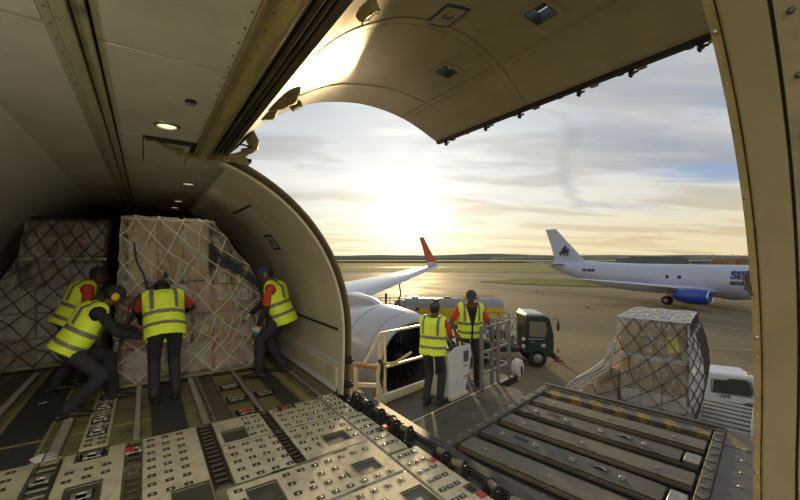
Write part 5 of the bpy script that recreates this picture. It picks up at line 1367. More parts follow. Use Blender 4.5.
for y in (-2.1, 1.0): mb.bar(lp(3.8, y, -3.5), lp(9.2, y, ZM - .35), .16, .1); mb.bar(lp(9.2, y, -3.5), lp(3.8, y, ZM - .35), .16, .1)
lbuild(mb, 'rear_scissor_arms', 'greypaint')

# ------------------------------------------------------------------ netted pallet on the loader
ZC = ZM + .01; CA = R(13.5); Mc = Matrix.Translation((9.22, 2.95, 0)) @ Matrix.Rotation(CA, 4, 'Z')
def c2w(x, y, z): return tuple(Mc @ V((x, y, z)))
t = empty('cargo_pallet', c2w(1.1, 1.1, ZC), CA, 'flat metal cargo pallet under the netted load on the loader', 'pallet')
mb = MB(); mb.box((0, 0, .02), (2.3, 2.45, .03)); build(mb, 'sheet', M['palletmetal'], t, world=False)
mb = MB()
for s in (-1, 1): mb.box((s * 1.15, 0, .025), (.07, 2.5, .05)); mb.box((0, s * 1.22, .025), (2.36, .07, .05))
build(mb, 'edge_rail', M['palletmetal'], t, world=False, bevel=.008)
gC = 'cartons on the loader pallet'; FRC = (Mc, CA)
def cc(x0, x1, y0, y1, z0, z1, m_, label, **k): return carton(x0, x1, y0, y1, z0, z1, m_, label, gC, fr=FRC, front='-x', **k)
TOP = .36; L0 = ZC + .06
for j, (z0, z1) in enumerate(((L0, L0 + .68), (L0 + .69, -.52), (-.40, TOP))):
    w = ('bottom', 'middle', 'top')[j]
    for i, (a, b) in enumerate(((.02, .42), (.43, .82), (.83, 1.20))):
        for q, (p0, p1) in enumerate(((.02, 1.0), (1.02, 2.0))):
            mm_ = ['cartonwhite', 'carton2', 'carton2'][j] if (i + q) % 3 or j == 0 else 'carton'
            cc(p0, p1, a, b, z0, z1, mm_, '%s carton in the %s tier of the loader load, %s column, %s row' % ('white-wrapped' if mm_ == 'cartonwhite' else 'tan', w, ('right', 'middle', 'left')[i], ('front', 'rear')[q]),
               lab=([(.3, .88)], [(-.25, .86), (.2, .66), (.05, .42)], [(-.3, .90), (.28, .92)])[i] if j == 2 and q == 0 else ([(.1, .9)] if (j == 1 and i == 1 and q == 0) else None), lw=.13, bv=.02 if j == 0 else .006)
mb = MB()
vs = [c2w(x, y, z) for x in (-.01, 2.03) for y in (.0, 1.22) for z in (-.52, -.41)]
mb.add(vs, [(0, 1, 3, 2), (4, 6, 7, 5), (0, 4, 5, 1), (2, 3, 7, 6), (0, 2, 6, 4), (1, 5, 7, 3)]); build(mb, 'foam_layer', M['cartonwhite'], label='pale foam layer between the upper tiers of the loader load', cat='foam layer', bevel=.02)
mb = MB(); mb.sheet(lambda u, v: c2w(-.012 - .004 * math.sin(u * 9), .12 + .20 * u + .04 * v, -.25 + .34 * v - .06 * u), lin(0, 1, 8), lin(0, 1, 5), .003); build(mb, 'yellow_sheet', M['yellow'], label='yellow label sheet on the top tier of the loader load', cat='label')
# small loose boxes under the net at the left
cc(.03, .75, 1.27, 2.02, L0, L0 + .55, 'cartonpink', 'pinkish loose carton beside the loader load under the net', bv=.01)
cc(.06, .7, 1.28, 1.72, L0 + .56, L0 + 1.05, 'carton', 'brown loose carton stacked on the pinkish one under the net', bv=.01)
cc(.05, .6, 2.05, 2.32, L0, L0 + .30, 'cartonwhite', 'white loose bundle at the far left end of the loader load', bv=.04, tape=False)
def yl(z): return interp([(ZC, 2.36), (-1.55, 2.30), (-1.25, 1.95), (-.9, 1.72), (-.5, 1.38), (-.15, 1.26), (.4, 1.235)], z)[0]
def fC(u, v, off=0.):
    """u 0 (left) .. 1 (right corner) across the front, 1..2.7 along the right side; v up, beyond 1 over the top"""
    z = ZC + .03 + (TOP - ZC) * min(v, 1)
    if u <= 1:
        y = yl(z) * (1 - u) + u * (-.02 - .02); x = -.03 - off - .02 * math.sin(z * 3 + u * 5)
        if u < .5 and z < -.5: x -= .08 * (1 - u)
        if v > 1: x += (v - 1) * 2.3
    else:
        y = -.03 - off - .22 * max(0, math.sin((z - ZC) * 1.4)) * min(1, (u - 1) * 3) * (1 if z < .1 else .3); x = (u - 1) / 1.7 * 2.35 - .03
    return c2w(x, y, z if v <= 1 else TOP + .02 + off)
film('stretch_wrap', lambda u, v: fC(u, v, .01), lin(0, 1, 34), lin(0, 1.02, 34), wrap_material('clear_film_loader', (.8, .77, .7), .04, .4), 'clear stretch wrap on the front of the loader load', seed=3)
film('white_shrink_sheet', lambda u, v: fC(1.02 + 1.66 * u, v, .0), lin(0, 1, 20), lin(0, 1.0, 24), wrap_material('milky_film_loader', (.85, .84, .80), .55, .98), 'milky plastic sheet on the right side of the loader load', seed=5, amp=.03)
mb = MB(); lattice(mb, lambda u, v: fC(u, v, .04), 0, 1., 0, 1, 8, 10, .0095, .018, seed=2)
lattice(mb, lambda u, v: fC(u, v, .03), 1, 2.7, 0, 1, 18, 14, .0105, .008, seed=3)
build(mb, 'cargo_net', M['netdark'], label='dark diamond net over the front and side of the loader load', cat='net', smooth=50)
mb = MB()
def ftop(u, v): return c2w(-.03 + 2.1 * v, 1.24 - 1.28 * u, TOP + .025 + .012 * math.sin(u * 17) * math.sin(v * 15))
lattice(mb, ftop, 0, 1, 0, 1, 10, 14, .013, .02, seed=5)
for p, q in (((0, 0), (1, 0)), ((1, 0), (1, 1)), ((0, 0), (0, 1)), ((0, 1), (1, 1))): mb.path([ftop(p[0] + (q[0] - p[0]) * k / 12, p[1] + (q[1] - p[1]) * k / 12) for k in range(13)], .018, 6)
build(mb, 'top_net', M['netpale'], label='pale net lying over the top of the loader load', cat='net', smooth=50)
film('top_sheet', lambda u, v: c2w(-.01 + 2.05 * v, 1.22 - 1.23 * u, TOP + .012), lin(0, 1, 16), lin(0, 1, 16), wrap_material('milky_film_top', (.78, .77, .74), .5, .95), 'milky plastic sheet over the top of the loader load', amp=.008)
mb = MB()
rg = random.Random(3)
for k in range(9): q_ = rg.uniform(-.07, .07); mb.path([c2w(p[0] + q_, p[1] + q_ * 1.5 * math.sin(p[2] * 6 + k), p[2] + q_) for p in smoothpath([(-.10 - .05 * (k % 3), 1.25 + .012 * k, -.02 - .05 * k), (-.10 - .02 * (k % 2), 1.42 + .02 * k, -.50 - .05 * k), (-.14, 1.72 + .03 * k, -.85 - .06 * k), (-.2, 2.12 + .02 * k, -1.20 - .04 * k), (-.2, 2.42 + .01 * k, -1.70)], 5)], .026, 6)
build(mb, 'gathered_net', M['netpale'], label='pale bunched net ropes hanging down the left of the loader load', cat='net', smooth=50)

# ------------------------------------------------------------------ own wing and engine
def airfoil(le, te, th, up=(0, 0, 1), n=9):
    le, te, up = V(le), V(te), V(up); c = (te - le); L_ = c.length; top, bot = [], []
    for i in range(n + 1):
        x = (1 - math.cos(PI * i / n)) / 2; y = 5 * th * (.2969 * math.sqrt(x) - .126 * x - .3516 * x * x + .2843 * x ** 3 - .1036 * x ** 4)
        top.append(le + c * x + up * L_ * (y + .02 * math.sin(PI * x))); bot.append(le + c * x - up * L_ * (y * .7 - .01 * math.sin(PI * x)))
    return top + bot[-2:0:-1]
wing = empty('aircraft_wing', (2.4, 14, -1.2), 0, 'pale swept wing reaching away from the fuselage beyond the engine', 'wing')
mb = MB(); mb.loft([airfoil(a, b, th) for a, b, th in (((2.0, 11.6, -1.1), (2.0, 21.0, -.55), .12), ((6.2, 14.0, -.5), (6.2, 20.6, -.10), .115), ((10.2, 16.2, .08), (10.3, 20.9, .20), .10), ((17.0, 20.0, 1.05), (17.1, 21.6, 1.05), .09))])
build(mb, 'wing_panel', M['wingwhite'], wing, smooth=50)
mb = MB()
mb.loft([airfoil(a, b, .09, u) for a, b, u in (((17.0, 20.0, 1.05), (17.1, 21.6, 1.05), (0, 0, 1)), ((17.35, 20.35, 1.12), (17.4, 21.75, 1.12), (-.5, 0, .85)), ((17.5, 20.7, 1.35), (17.5, 21.95, 1.35), (-.95, 0, .3)))]); build(mb, 'wing_tip', M['wingwhite'], wing, smooth=60)
mb = MB(); mb.loft([airfoil(a, b, .08, (-1, 0, .1)) for a, b in (((17.5, 20.7, 1.35), (17.5, 21.95, 1.35)), ((17.55, 21.6, 2.3), (17.55, 22.4, 2.3)), ((17.45, 22.2, 3.25), (17.45, 22.75, 3.25)))]); build(mb, 'winglet', M['redwing'], wing, smooth=60)
mb = MB(); mb.path([(7.6, 14.98, -.18), (9.5, 16.0, .06), (12.5, 17.65, .45)], .012, 6); mb.mm(8.6, 9.6, 17.2, 17.3, .26, .28); build(mb, 'panel_line', M['inkgrey'], wing)
eng = empty('jet_engine', (6.0, 10, -1.1), 0, 'large white jet engine behind the loader platform, dark inlet facing the camera', 'engine')
EC = V((6.0, 8.0, -1.1)); fe = lambda a, y, z: (EC.x + y, EC.y + a, EC.z + z)
mb = MB(); mb.lathe([(1.25, 1.02), (.10, 1.03), (.03, 1.06), (.0, 1.10), (.03, 1.16), (.25, 1.26), (.8, 1.36), (1.6, 1.40), (2.6, 1.34), (3.6, 1.16), (4.0, 1.05), (3.9, .98), (3.4, .7), (3.4, .001)], 56, fe); build(mb, 'nacelle', M['wingwhite'], eng, smooth=50)
mb = MB(); mb.lathe([(.28, 1.275), (.12, 1.215), (.03, 1.165), (-.005, 1.10), (.03, 1.05), (.14, 1.015), (.15, 1.02), (.06, 1.055), (.04, 1.10), (.05, 1.15)], 56, fe, True); build(mb, 'inlet_lip', M['wingwhite'], eng, smooth=60)
mb = MB(); mb.lathe([(1.12, .001), (1.12, .98), (1.1, 1.0), (.14, 1.015), (.10, 1.028), (.2, 1.04), (1.16, 1.03), (1.16, .001)], 48, fe); build(mb, 'inlet_duct', M['inletdark'], eng, smooth=50)
mb = MB()
for k in range(24):
    a = 2 * PI * k / 24
    def P2(r, da, ax): return fe(ax, r * math.cos(a + da), r * math.sin(a + da))
    mb.add([P2(.3, -.10, .86), P2(.98, -.07, .92), P2(.98, .12, 1.08), P2(.3, .12, 1.02)], [(0, 1, 2, 3)]); mb.add([P2(.3, -.10, .875), P2(.98, -.07, .935), P2(.98, .12, 1.095), P2(.3, .12, 1.035)], [(3, 2, 1, 0)])
build(mb, 'fan', M['fan'], eng, smooth=0)
mb = MB(); mb.lathe([(.55, .001), (.6, .08), (.75, .2), (.95, .3), (1.1, .31), (1.1, .001)], 24, fe); build(mb, 'spinner', M['fan'], eng, smooth=60)
mb = MB(); mb.loft([[(6 + s * w, y, z) for s, z in ((-1, z0), (-1, z1), (-.4, z1 + .04), (.4, z1 + .04), (1, z1), (1, z0))] for y, w, z0, z1 in ((9.6, .05, 0, .22), (10.4, .2, 0, .40), (11.6, .3, -.1, .48), (14.5, .22, -.3, -.05))]); build(mb, 'pylon', M['wingwhite'], eng, smooth=60)
mb = MB(); mb.prism([(9.5, 0), (10.6, 0), (10.6, .26), (10.35, .26)], .02, lambda a, b, c: (6 - 1.36 * .87 - b * .8 + c, a, -1.1 + 1.36 * .5 + b * .5)); build(mb, 'strake', M['muffgrey'], eng)
mb = MB(); mb.lathe([(1.5, 1.395), (1.5, 1.402), (1.515, 1.402), (1.515, 1.395)], 48, fe, True); mb.lathe([(.42, 1.29), (.42, 1.297), (.43, 1.298), (.43, 1.285)], 48, fe, True); build(mb, 'cowl_joint', M['inkgrey'], eng)

# ------------------------------------------------------------------ apron and everything on it
ZG = -4.45
mb = MB(); mb.mm(-900, 900, -700, 2600, ZG - .5, ZG); build(mb, 'ground_apron', M['apron'], loc=(0, 0, ZG), kind='structure', smooth=0)
Wm = Matrix(((RT.x, FW.x, 0), (RT.y, FW.y, 0), (0, 0, 1)))     # (right, ahead, up) seen from the hold door
def rf(r, d, z=0.): return (RT.x * r + FW.x * d, RT.y * r + FW.y * d, ZG + z)
def slab(name, pts, h, m_, base=0., **k):
    b = MB(); b.prism(pts, h, lambda a, c, z: rf(a, c, z + base)); return build(b, name, m_, smooth=0, **k)
slab('airfield_grass', [(-500, 150), (60, 150), (60, 132), (700, 132), (900, 1500), (-900, 1500)], .12, M['grass'], label='wide grass airfield beyond the apron', cat='grass', kind='stuff')
slab('taxiway', [(-500, 205), (120, 205), (200, 190), (700, 190), (700, 220), (120, 232), (-500, 238)], .14, M['apron'], kind='structure')
slab('green_verge', [(20, 92), (33, 104), (50, 101), (60, 92), (62, 74), (40, 76), (26, 84)], .14, M['grassgreen'], label='green and yellow grass island behind the parked airliner tail', cat='grass', kind='stuff')
def ridge(name, r0, r1, d, h, seed, m_, base=0., dd=60):
    b = MB(); rnd = random.Random(seed); n = 70; rings = []
    for i in range(n):
        r = r0 + (r1 - r0) * i / (n - 1); hh = base + h * (.55 + .45 * noise.noise(V((i * .13, seed, 0)))) + rnd.uniform(0, h * .05)
        if i in (0, n - 1): hh = .3
        rings.append([rf(r, d, 0), rf(r, d + dd * .1, hh * .9), rf(r, d + dd * .5, hh), rf(r, d + dd, 0)])
    b.loft(rings); return build(b, name, m_, kind='structure', smooth=60)
ridge('hills_far', -900, 1500, 1150, 16, 5, mat('far_hazy_hills', (.20, .20, .15), .95, var=.2, scale=.01), 4, 200)
ridge('tree_line', -700, 500, 620, 7.0, 8, M['hill'], 2)
ridge('tree_line', 120, 900, 480, 5, 3, M['hill'], 2.2)
slab('ground_rise', [(-600, 380), (900, 380), (900, 470), (-600, 470)], 2.1, base=.125, m_= mat('dry_field', (.26, .22, .10), .95, var=.2, scale=.03), label='dry yellow field before the tree line', cat='field', kind='stuff')
b = MB(); b.prism([(0, 0), (52, 0), (52, 5), (46, 6.5), (2, 6.5), (0, 5)], 18, lambda a, z, c: rf(196 + a, 318 + c, z + .125)); build(b, 'terminal_shed', M['terminal'], label='long dark low shed on the horizon behind the parked airliner', cat='building', smooth=0)
for k in range(9):
    b = MB(); h = 3 + (k * 7 % 3); b.prism([(0, 0), (9 + k % 3 * 3, 0), (9 + k % 3 * 3, h), (0, h)], 8, lambda a, z, c, k=k: rf(243 + k * 16.5 + a, 300 + c, z + .125)); build(b, 'storage_shed', M['brickred'] if k % 3 else M['terminal'], label='low %s shed at the airport edge, %s from the left' % ('rust-brown' if k % 3 else 'grey', ('first', 'second', 'third', 'fourth', 'fifth', 'sixth', 'seventh', 'eighth', 'ninth')[k]), cat='building', group='sheds at the airport edge', smooth=0)
for k in range(14):
    b = MB(); r = 283 + k * 8 + (k * 5 % 4); b.tube(rf(r, 345, .125), rf(r, 345, 6.5 + (k * 3 % 5) * .6), .16, .10, 6); b.box(rf(r, 345, 6.5 + (k * 3 % 5) * .6), (1.6, 1.6, .5)); build(b, 'light_mast', M['pole'], label='thin pale light mast on the far horizon at the right', cat='mast', group='far light masts')
# painted lines and stains on the apron
def line(pts, w, m_, name='apron_line'):
    b = MB()
    for p, q in zip(pts, pts[1:]): b.bar(V(rf(*p)) + V((0, 0, .004)), V(rf(*q)) + V((0, 0, .004)), .012, w) if 0 else b.box((V(rf(*p)) + V(rf(*q))) / 2 + V((0, 0, .004)), ((V(rf(*q)) - V(rf(*p))).length, w, .008), math.atan2((V(rf(*q)) - V(rf(*p))).y, (V(rf(*q)) - V(rf(*p))).x))
    return build(b, name, m_, kind='structure', smooth=0)
lm = mat('worn_line_paint', (.40, .36, .24), .6, var=.2, scale=2)
line([(16, 27), (30, 22.5)], .14, lm); line([(26, 40), (52, 36)], .12, lm); line([(-6, 62), (24, 46), (30, 30)], .15, mat('yellow_line_paint', (.42, .33, .10), .6, var=.2, scale=2)); line([(-20, 90), (60, 60)], .2, lm)

def cone_(r, d, label, s=1.):
    t = empty('traffic_cone', rf(r, d), .3, label, 'traffic cone', 'traffic cones on the apron')
    b = MB(); b.box((0, 0, .02 * s), (.42 * s, .42 * s, .04 * s)); build(b, 'base', M['ink'], t, world=False)
    b = MB(); b.lathe([(.04, .15), (.04, .15), (.30, .105)], 20, lambda a, y, z: (y * s, z * s, a * s)); build(b, 'cone_body', M['orangeplastic'], t, world=False); b = MB(); b.lathe([(.48, .075), (.75, .025)], 20, lambda a, y, z: (y * s, z * s, a * s)); build(b, 'cone_top', M['orangeplastic'], t, world=False)
    b = MB(); b.lathe([(.30, .106), (.48, .076)], 20, lambda a, y, z: (y * s, z * s, a * s)); build(b, 'white_band', M['label'], t, world=False)
cone_(9.45, 22.1, 'orange and white traffic cone beside the green truck')
cone_(22.9, 45.3, 'small traffic cone in the middle of the apron above the netted load', 1.0)
cone_(24.4, 66, 'tiny traffic cone far across the apron left of the airliner', 1.0)
cone_(50.0, 54, 'traffic cone under the parked airliner nose by the door jamb', 1.1)

def wheel(t, x, y, r, w, name='wheel'):
    b = MB(); b.lathe([(-w / 2, .001), (-w / 2, r * .55), (-w / 2, r * .9), (-w * .35, r), (w * .35, r), (w / 2, r * .9), (w / 2, r * .55), (w / 2, .001)], 26, lambda a, p, q: (x + p, y + a, r + q)); wv = build(b, name, M['tyre'], t, world=False, smooth=50)
    b = MB()
    for s in (-1, 1): b.lathe([(0, .001), (0, r * .5), (.02, r * .42), (.02, .001)], 18, lambda a, p, q, s=s: (x + p, y + s * (w / 2 + a - .005), r + q))
    build(b, 'hub', M['hub'], wv, world=False)

# dark green service truck
tk = empty('service_truck', rf(7.75, 21.8), R(-38), 'dark green cab-over service truck with pumping gear behind the platform rails', 'truck')
f = lambda b, n, m_, p=tk, **k: build(b, n, M[m_], p, world=False, **k)
cabp = [(-.62, .75), (.90, .55), (.95, 1.3), (.88, 2.05), (.72, 2.75), (.55, 2.88), (-.62, 2.88)]
b = MB(); b.prism(cabp, 2.1, lambda a, z, c: (a, c - 1.05, z)); f(b, 'cab', 'green', bevel=.07, seg=3)
b = MB(); b.prism([(-.42, 1.75), (.42, 1.70), (.55, 2.05), (.46, 2.55), (-.42, 2.60)], .02, lambda a, z, c: (a, -1.07 + c, z)); f(b, 'side_window', 'cabglass'); b = MB(); b.prism([(-.42, 1.75), (.42, 1.70), (.55, 2.05), (.46, 2.55), (-.42, 2.60)], .02, lambda a, z, c: (a, 1.05 + c, z)); f(b, 'side_window', 'cabglass')
b = MB(); b.add([(1.0, -.9, 1.65), (1.0, .9, 1.65), (.80, .85, 2.6), (.80, -.85, 2.6), (.97, -.9, 1.65), (.97, .9, 1.65), (.77, .85, 2.6), (.77, -.85, 2.6)], [(0, 1, 2, 3), (7, 6, 5, 4), (0, 4, 5, 1), (1, 5, 6, 2), (2, 6, 7, 3), (3, 7, 4, 0)]); f(b, 'windscreen', 'glass')
b = MB(); b.prism([(-.6, 2.88), (.5, 2.88), (.4, 3.0), (-.5, 3.04)], 1.9, lambda a, z, c: (a, c - .95, z)); f(b, 'roof_fairing', 'whitedirty', bevel=.04)
b = MB(); b.path([(.85, -1.05, 2.75), (1.1, -1.25, 2.7), (1.1, -1.25, 2.2)], .02, 6); b.box((1.08, -1.25, 2.35), (.08, .2, .45)); b.path([(.85, 1.05, 2.75), (1.1, 1.25, 2.7), (1.1, 1.25, 2.2)], .02, 6); b.box((1.08, 1.25, 2.35), (.08, .2, .45)); f(b, 'mirror', 'ink')
b = MB(); b.box((.98, 0, .62), (.12, 2.1, .35)); b.box((-.1, -1.06, 1.2), (.03, .02, .5)); f(b, 'bumper', 'ink', bevel=.02)
b = MB(); b.box((.35, -1.065, 1.25), (.30, .012, .28)); b.box((-.25, -1.065, 1.45), (.24, .012, .16)); f(b, 'door_sticker', 'inkgrey'); b = MB(); b.box((-.05, -1.072, 1.6), (.9, .01, .03)); b.box((.35, -1.075, 1.25), (.22, .01, .12)); f(b, 'door_marking', 'label')
b = MB(); b.lathe([(0, .001), (0, .1), (.03, .1), (.03, .001)], 16, lambda a, y, z: (-.75 + y, -1.06 - a, 1.6 + z)); b.lathe([(0, .001), (0, .1), (.03, .1), (.03, .001)], 16, lambda a, y, z: (-.75 + y, -1.06 - a, 1.2 + z)); f(b, 'lamp_disc', 'whitedirty')
wheel(tk, .05, -.9, .50, .3); wheel(tk, .05, .9, .50, .3); wheel(tk, -3.2, -.9, .50, .3); wheel(tk, -3.2, .9, .50, .3)
b = MB(); b.mm(-4.2, -.9, -.9, .9, .8, 1.05); f(b, 'chassis', 'ink', bevel=.02)
b = MB()
for x in (-4.1, -3.3, -2.5, -1.7, -1.1):
    for y in (-1.0, 1.0): b.bar((x, y, 1.05), (x, y, 2.75), .06)
for z in (1.5, 2.1, 2.75):
    for y in (-1.0, 1.0): b.bar((-4.1, y, z), (-1.1, y, z), .05)
    b.bar((-4.1, -1, z), (-4.1, 1, z), .05); b.bar((-1.1, -1, z), (-1.1, 1, z), .05)
f(b, 'gear_frame', 'greypaint')
b = MB(); rnd = random.Random(4)
for k in range(5): b.lathe([(-.5, .001), (-.5, .32), (.5, .32), (.5, .001)], 18, lambda a, p, q, k=k: (-3.8 + k * .62 + p * .8, a, 1.5 + .25 * (k % 2) + q))
for k in range(16): p = (-4 + k * .18, rnd.uniform(-.9, .9), 1.3); b.path([p, (p[0] + rnd.uniform(-.1, .1), p[1], 2.0 + rnd.uniform(0, .6)), (p[0] + .3, p[1] + .2, 2.5)], .035, 6)
f(b, 'pump_gear', 'hub')
b = MB()
for x, z in ((-1.5, 1.9), (-2.2, 2.3), (-3, 1.7)): b.box((x, -1.02, z), (.35, .03, .28))
f(b, 'gear_panels', 'whitedirty')

# fuel tanker further back with hoses and lift platform under the wing
tn = empty('fuel_tanker', rf(3.7, 29), R(-34.5), 'grey-topped yellow fuel tanker behind the two platform workers', 'tanker truck')
f2 = lambda b, n, m_, p=tn, **k: build(b, n, M[m_], p, world=False, **k)
prof = [(-1.05, 1.9), (-1.15, 2.25), (-.95, 2.75), (-.5, 2.98), (.5, 2.98), (.95, 2.75), (1.15, 2.25), (1.05, 1.9)]
b = MB(); b.loft([[(x, y * s, 1.9 + (z - 1.9) * s) for y, z in prof] for x, s in ((-4.1, .75), (-3.85, 1.), (4.0, 1.), (4.2, .8))]); f2(b, 'tank', 'tankgrey', smooth=50)
b = MB(); b.mm(-2.25, 4.1, -1.2, 1.2, 1.05, 2.35); f2(b, 'yellow_body', 'yellowpaint', bevel=.04)
b = MB(); b.mm(-4.0, -2.27, -1.2, 1.2, 1.75, 2.45); f2(b, 'pale_panel', 'tankblue', bevel=.03)
b = MB(); b.mm(-4.0, -2.27, -1.19, 1.19, 1.05, 1.74); f2(b, 'striped_panel', 'hazard')
b = MB(); b.mm(-3.9, 4.1, -.6, .6, .65, 1.1); f2(b, 'chassis', 'ink')
b = MB()
for x in (-2.5, 0, 2.2): b.tube((x, 0, 2.95), (x, 0, 3.12), .28, n=16)
b.path([(-3.6, -.5, 3.1), (3.8, -.5, 3.1)], .03, 6); b.path([(-3.6, .5, 3.1), (3.8, .5, 3.1)], .03, 6); f2(b, 'manhole', 'greypaint')
b = MB(); b.sph((-2.4, -1.23, 2.3), (.12, .04, .12), 10, 8); f2(b, 'lamp', 'ink')
for x in (-3.1, -2.0, 2.6, 3.6):
    for y in (-1, 1): wheel(tn, x, y, .48, .3)
hl = empty('hose_lift', rf(-.75, 22.5), R(-20), 'hose lift platform with coiled hoses reaching up under the wing', 'refuelling lift')
f3 = lambda b, n, m_, **k: build(b, n, M[m_], hl, world=False, **k)
b = MB(); b.mm(-1.2, 1.0, -.8, .8, .35, .75); f3(b, 'chassis', 'yellowpaint', bevel=.03)
for x in (-.8, .7):
    for y in (-.75, .75): wheel(hl, x, y, .32, .22)
b = MB()
for y in (-.6, .6): b.bar((-.9, y, .75), (.8, y, 2.5), .08); b.bar((.8, y, .75), (-.9, y, 2.5), .08)
f3(b, 'scissor_arms', 'greypaint'); b = MB(); b.mm(-1.0, .9, -.7, .7, 2.5, 2.58); f3(b, 'platform', 'greypaint')
b = MB()
for x in (-1.0, -.3, .3, .9):
    for y in (-.7, .7): b.bar((x, y, 2.55), (x, y, 3.65), .05)
for z in (3.1, 3.65):
    for y in (-.7, .7): b.bar((-1.0, y, z), (.9, y, z), .045)
f3(b, 'cage', 'greypaint')
b = MB()
for k in range(6): b.path([(-.7 + .28 * k + .05 * math.cos(a), .3 * math.cos(a) - .2, 3.0 + .38 * math.sin(a)) for a in lin(0, 2 * PI, 16)], .045, 7)
b.tube((-.1, 0, 2.6), (-.1, 0, 4.0), .07)
f3(b, 'hose_coil', 'coil')
b = MB(); b.path([(p[0], p[1], p[2]) for p in smoothpath([(.4, -.3, 3.1), (.62, -.1, 3.5), (.85, .1, 3.9), (.80, .2, 4.4), (.9, .25, 4.75)], 5)], .045, 8); b.tube((.7, .25, 4.72), (1.25, .25, 4.8), .09); f3(b, 'hose', 'coil')

# white tow tractor
tt = empty('tow_tractor', rf(13.1, 14.95), R(-56), 'white tow tractor cab with a large dark window beside the netted load', 'tow tractor')
tt.scale = (.84, .84, .84)
g = lambda b, n, m_, p=tt, **k: build(b, n, M[m_], p, world=False, **k)
# local x = outward to the viewer's right, -y = side facing the hold
pr = [(-1.6, .35), (1.05, .30), (1.10, .9), (.92, 1.95), (-1.3, 2.0), (-1.6, 1.2)]
b = MB(); b.prism(pr, 1.7, lambda a, z, c: (a, c - .85, z)); g(b, 'body', 'whitepaint', bevel=.09, seg=3)
b = MB(); b.prism([(-.75, 1.12), (.66, 1.05), (.72, 1.22), (.62, 1.66), (.45, 1.74), (-.10, 1.74), (-.2, 1.66), (-.7, 1.66)], .03, lambda a, z, c: (a, -.875 + c, z)); wv = g(b, 'side_window', 'glass', bevel=.01)
b = MB(); b.path([(-.78, -.872, 1.10), (.69, -.872, 1.02), (.76, -.872, 1.22), (.66, -.872, 1.69), (.47, -.872, 1.77), (-.12, -.872, 1.77), (-.22, -.872, 1.69), (-.78, -.872, 1.69)], .018, 6, closed=True); g(b, 'window_seal', 'ink')
b = MB(); b.path([(-.8, -.86, .72), (.40, -.86, .66), (.50, -.86, .74), (.70, -.86, .76), (.80, -.86, .62)], .016, 6); g(b, 'side_groove', 'ink')
b = MB(); b.box((.7, -.5, 2.02), (.14, .14, .08)); g(b, 'beacon', 'amber')
b = MB(); b.prism([(-.7, 0), (.6, 0), (.5, .6), (-.6, .6)], .03, lambda a, z, c: (1.06 - z * .2 + c, a, 1.15 + z)); g(b, 'end_window', 'glass')
b = MB(); b.box((1.1, -.6, .5), (.06, .3, .3)); b.box((1.1, .6, .5), (.06, .3, .3)); g(b, 'lamp_unit', 'ink')
text('YERR', .20, tt, 'marking', M['ink'], frame((-.28, -.855, .93), (1, 0, 0), (0, 0, 1), (0, -1, 0)), .006, world=False, bold=.004)
for x in (-1.05, .6):
    for y in (-.75, .75): wheel(tt, x, y, .36, .24)

# ------------------------------------------------------------------ parked airliner with blue engine
AH = math.atan2(-28.2, -2.6)
ap = empty('parked_airliner', (58.6, 19.2, ZG), AH, 'white parked cargo airliner with blue engine and a black beast on its tail', 'airplane')
# local: x toward the nose, y to its left, z up. origin below the wing
h = lambda b, n, m_, p=ap, **k: build(b, n, M[m_], p, world=False, **k)
AX = 3.4 # lateral offset of centreline so that the near gear stands at the origin line
secs = [(-21.2, .25, 4.75), (-19.5, .75, 4.65), (-17, 1.25, 4.3), (-13, 1.75, 3.75), (-9, 1.98, 3.35), (-6, 2.02, 3.22), (12.5, 2.02, 3.22), (14.5, 1.85, 3.05), (16, 1.45, 2.85), (17, .95, 2.7), (17.6, .35, 2.6), (17.7, .05, 2.58)]
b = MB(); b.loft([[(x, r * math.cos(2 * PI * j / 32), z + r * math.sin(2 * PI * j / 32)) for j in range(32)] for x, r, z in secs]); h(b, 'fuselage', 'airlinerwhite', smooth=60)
def foil(le, te, th, up): return airfoil(le, te, th, up, 7)
b = MB(); b.loft([foil(a, c, t_, (0, 1, 0)) for a, c, t_ in (((-11.5, 0, 4.9), (-19.6, 0, 4.9), .07), ((-14.0, 0, 5.7), (-19.9, 0, 5.9), .08), ((-16.0, 0, 7.6), (-20.5, 0, 7.9), .08), ((-19.6, 0, 11.2), (-21.8, 0, 11.2), .07))]); fin = h(b, 'tail_fin', 'airlinerwhite', smooth=50)
b = MB()
for s in (-1, 1): b.loft([foil(a, c, .08, (0, 0, 1)) for a, c in (((-16.6, s * .5, 4.9), (-20.2, s * .5, 4.9)), ((-20.0, s * 6.2, 5.35), (-21.4, s * 6.2, 5.35)))])
h(b, 'tailplane', 'airlinerwhite', smooth=50)
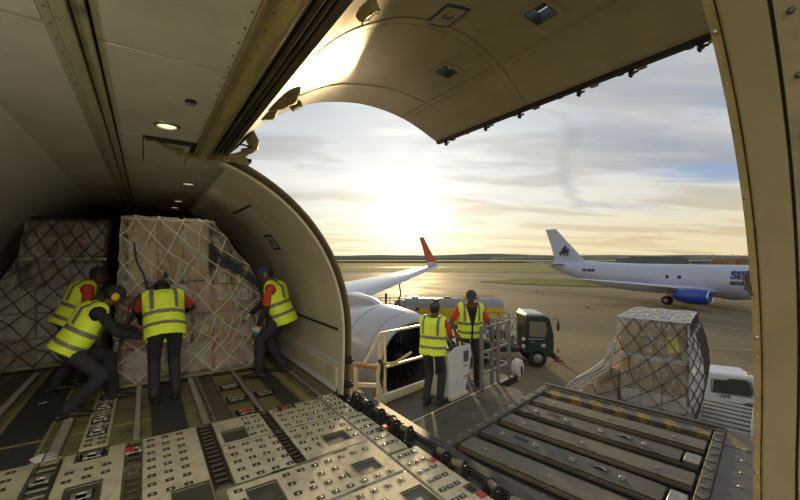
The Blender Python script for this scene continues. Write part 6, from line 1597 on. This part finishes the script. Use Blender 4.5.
for s in (-1, 1):
    b = MB(); b.loft([foil(a, c, t_, (0, 0, 1)) for a, c, t_ in (((4.8, s * 1.2, 1.9), (-3.2, s * 1.2, 2.1), .12), ((1.9, s * 5, 2.4), (-2.9, s * 5, 2.5), .11), ((-5.4, s * 14.2, 3.4), (-7.0, s * 14.2, 3.45), .09))]); h(b, 'wing', 'airlinerwhite', smooth=50)
    b = MB(); fr_ = lambda a, y, z, s=s: (3.55 + a * .85, s * 4.9 + y, 1.55 + z)
    b.lathe([(1.55, .72), (1.2, .86), (.4, .95), (-.8, .93), (-2.0, .78), (-2.6, .6), (-2.5, .5), (-2.0, .4), (-2.0, .001)], 32, fr_); e = h(b, 'engine', 'blue', smooth=60)
    b = MB(); b.lathe([(1.50, .79), (1.58, .76), (1.62, .70), (1.55, .64), (1.3, .62), (1.3, .66)], 32, fr_, True); b.lathe([(1.35, .001), (1.35, .7), (1.3, .7), (1.3, .001)], 24, fr_); h(b, 'engine_lip', 'chrome', e, smooth=60)
    b = MB(); b.lathe([(-2.4, .5), (-3.2, .32), (-3.6, .05)], 20, fr_); h(b, 'exhaust', 'galv', e, smooth=60)
    b = MB(); b.box((2.8, s * 4.9, 2.35), (3.2, .3, .5)); h(b, 'engine_pylon', 'airlinerwhite', e, bevel=.1)
    b = MB(); b.bar((-.6, s * 2.6, .5), (-.6, s * 2.6, 2.4), .22); h(b, 'gear_leg', 'hub')
    for q in (-.25, .25): wheel(ap, -.6, s * 2.6 + q, .55, .36)
b = MB(); b.bar((13.6, 0, .4), (13.6, 0, 2), .18); h(b, 'gear_leg', 'hub'); wheel(ap, 13.6, -.2, .35, .22); wheel(ap, 13.6, .2, .35, .22)
b = MB()
for x in (-.9, .5): b.box((x, -2.0, 3.6), (.38, .08, .40))
for x in (-.9, .5): b.box((x, 2.0, 3.6), (.38, .08, .40))
h(b, 'exit_window', 'ink', bevel=.02)
# lettering on the side facing the hold (its right side, -y)
sgn = -1
text('SIDERAL', 1.25, ap, 'lettering', M['bluetext'], frame((5.7, sgn * 1.90, 4.05), (1, 0, 0), (0, .20, 1), (0, -1, .2)), .04, world=False, bold=.05, align='LEFT')
text('PR-SDM', .62, ap, 'registration', M['ink'], frame((-12.2, sgn * 1.80, 4.1), (1, 0, 0), (0, .25, 1), (0, -1, .25)), .015, world=False, bold=.015)
# black winged beast on the fin
beast = [(0, 0), (.12, .05), (.2, .45), (.36, .62), (.62, .50), (.72, .10), (.90, .05), (.86, .18), (.90, .60), (1.04, .78), (1.25, .55), (1.32, .12), (1.5, .1), (1.44, .26), (1.42, .62), (1.36, .95), (1.52, 1.12), (1.5, 1.4), (1.3, 1.48), (1.2, 1.36), (1.28, 1.22), (1.05, 1.12), (.96, 1.28), (1.02, 1.75), (.88, 2.05), (.8, 1.72), (.68, 1.95), (.62, 1.6), (.46, 1.72), (.44, 1.38), (.24, 1.35), (.34, 1.12), (.14, 1.0), (.02, .72), (-.18, .8), (-.3, .5), (-.2, .55), (-.04, .5)]
b = MB(); b.prism([(x * 1.05, z * .95) for x, z in beast], .03, lambda a, z, c: (-18.5 + a * 1.05, -.36 + c + z * .06, 6.3 + z)); b.prism([(x * 1.05, z * .95) for x, z in beast], .03, lambda a, z, c: (-18.5 + a * 1.05, .33 + c - z * .06, 6.3 + z)); h(b, 'beast_emblem', 'ink', fin, smooth=0)
b = MB(); b.box((-18.6, -.6, 4.9), (2.2, .05, .12)); h(b, 'tail_stripe', 'inkgrey')
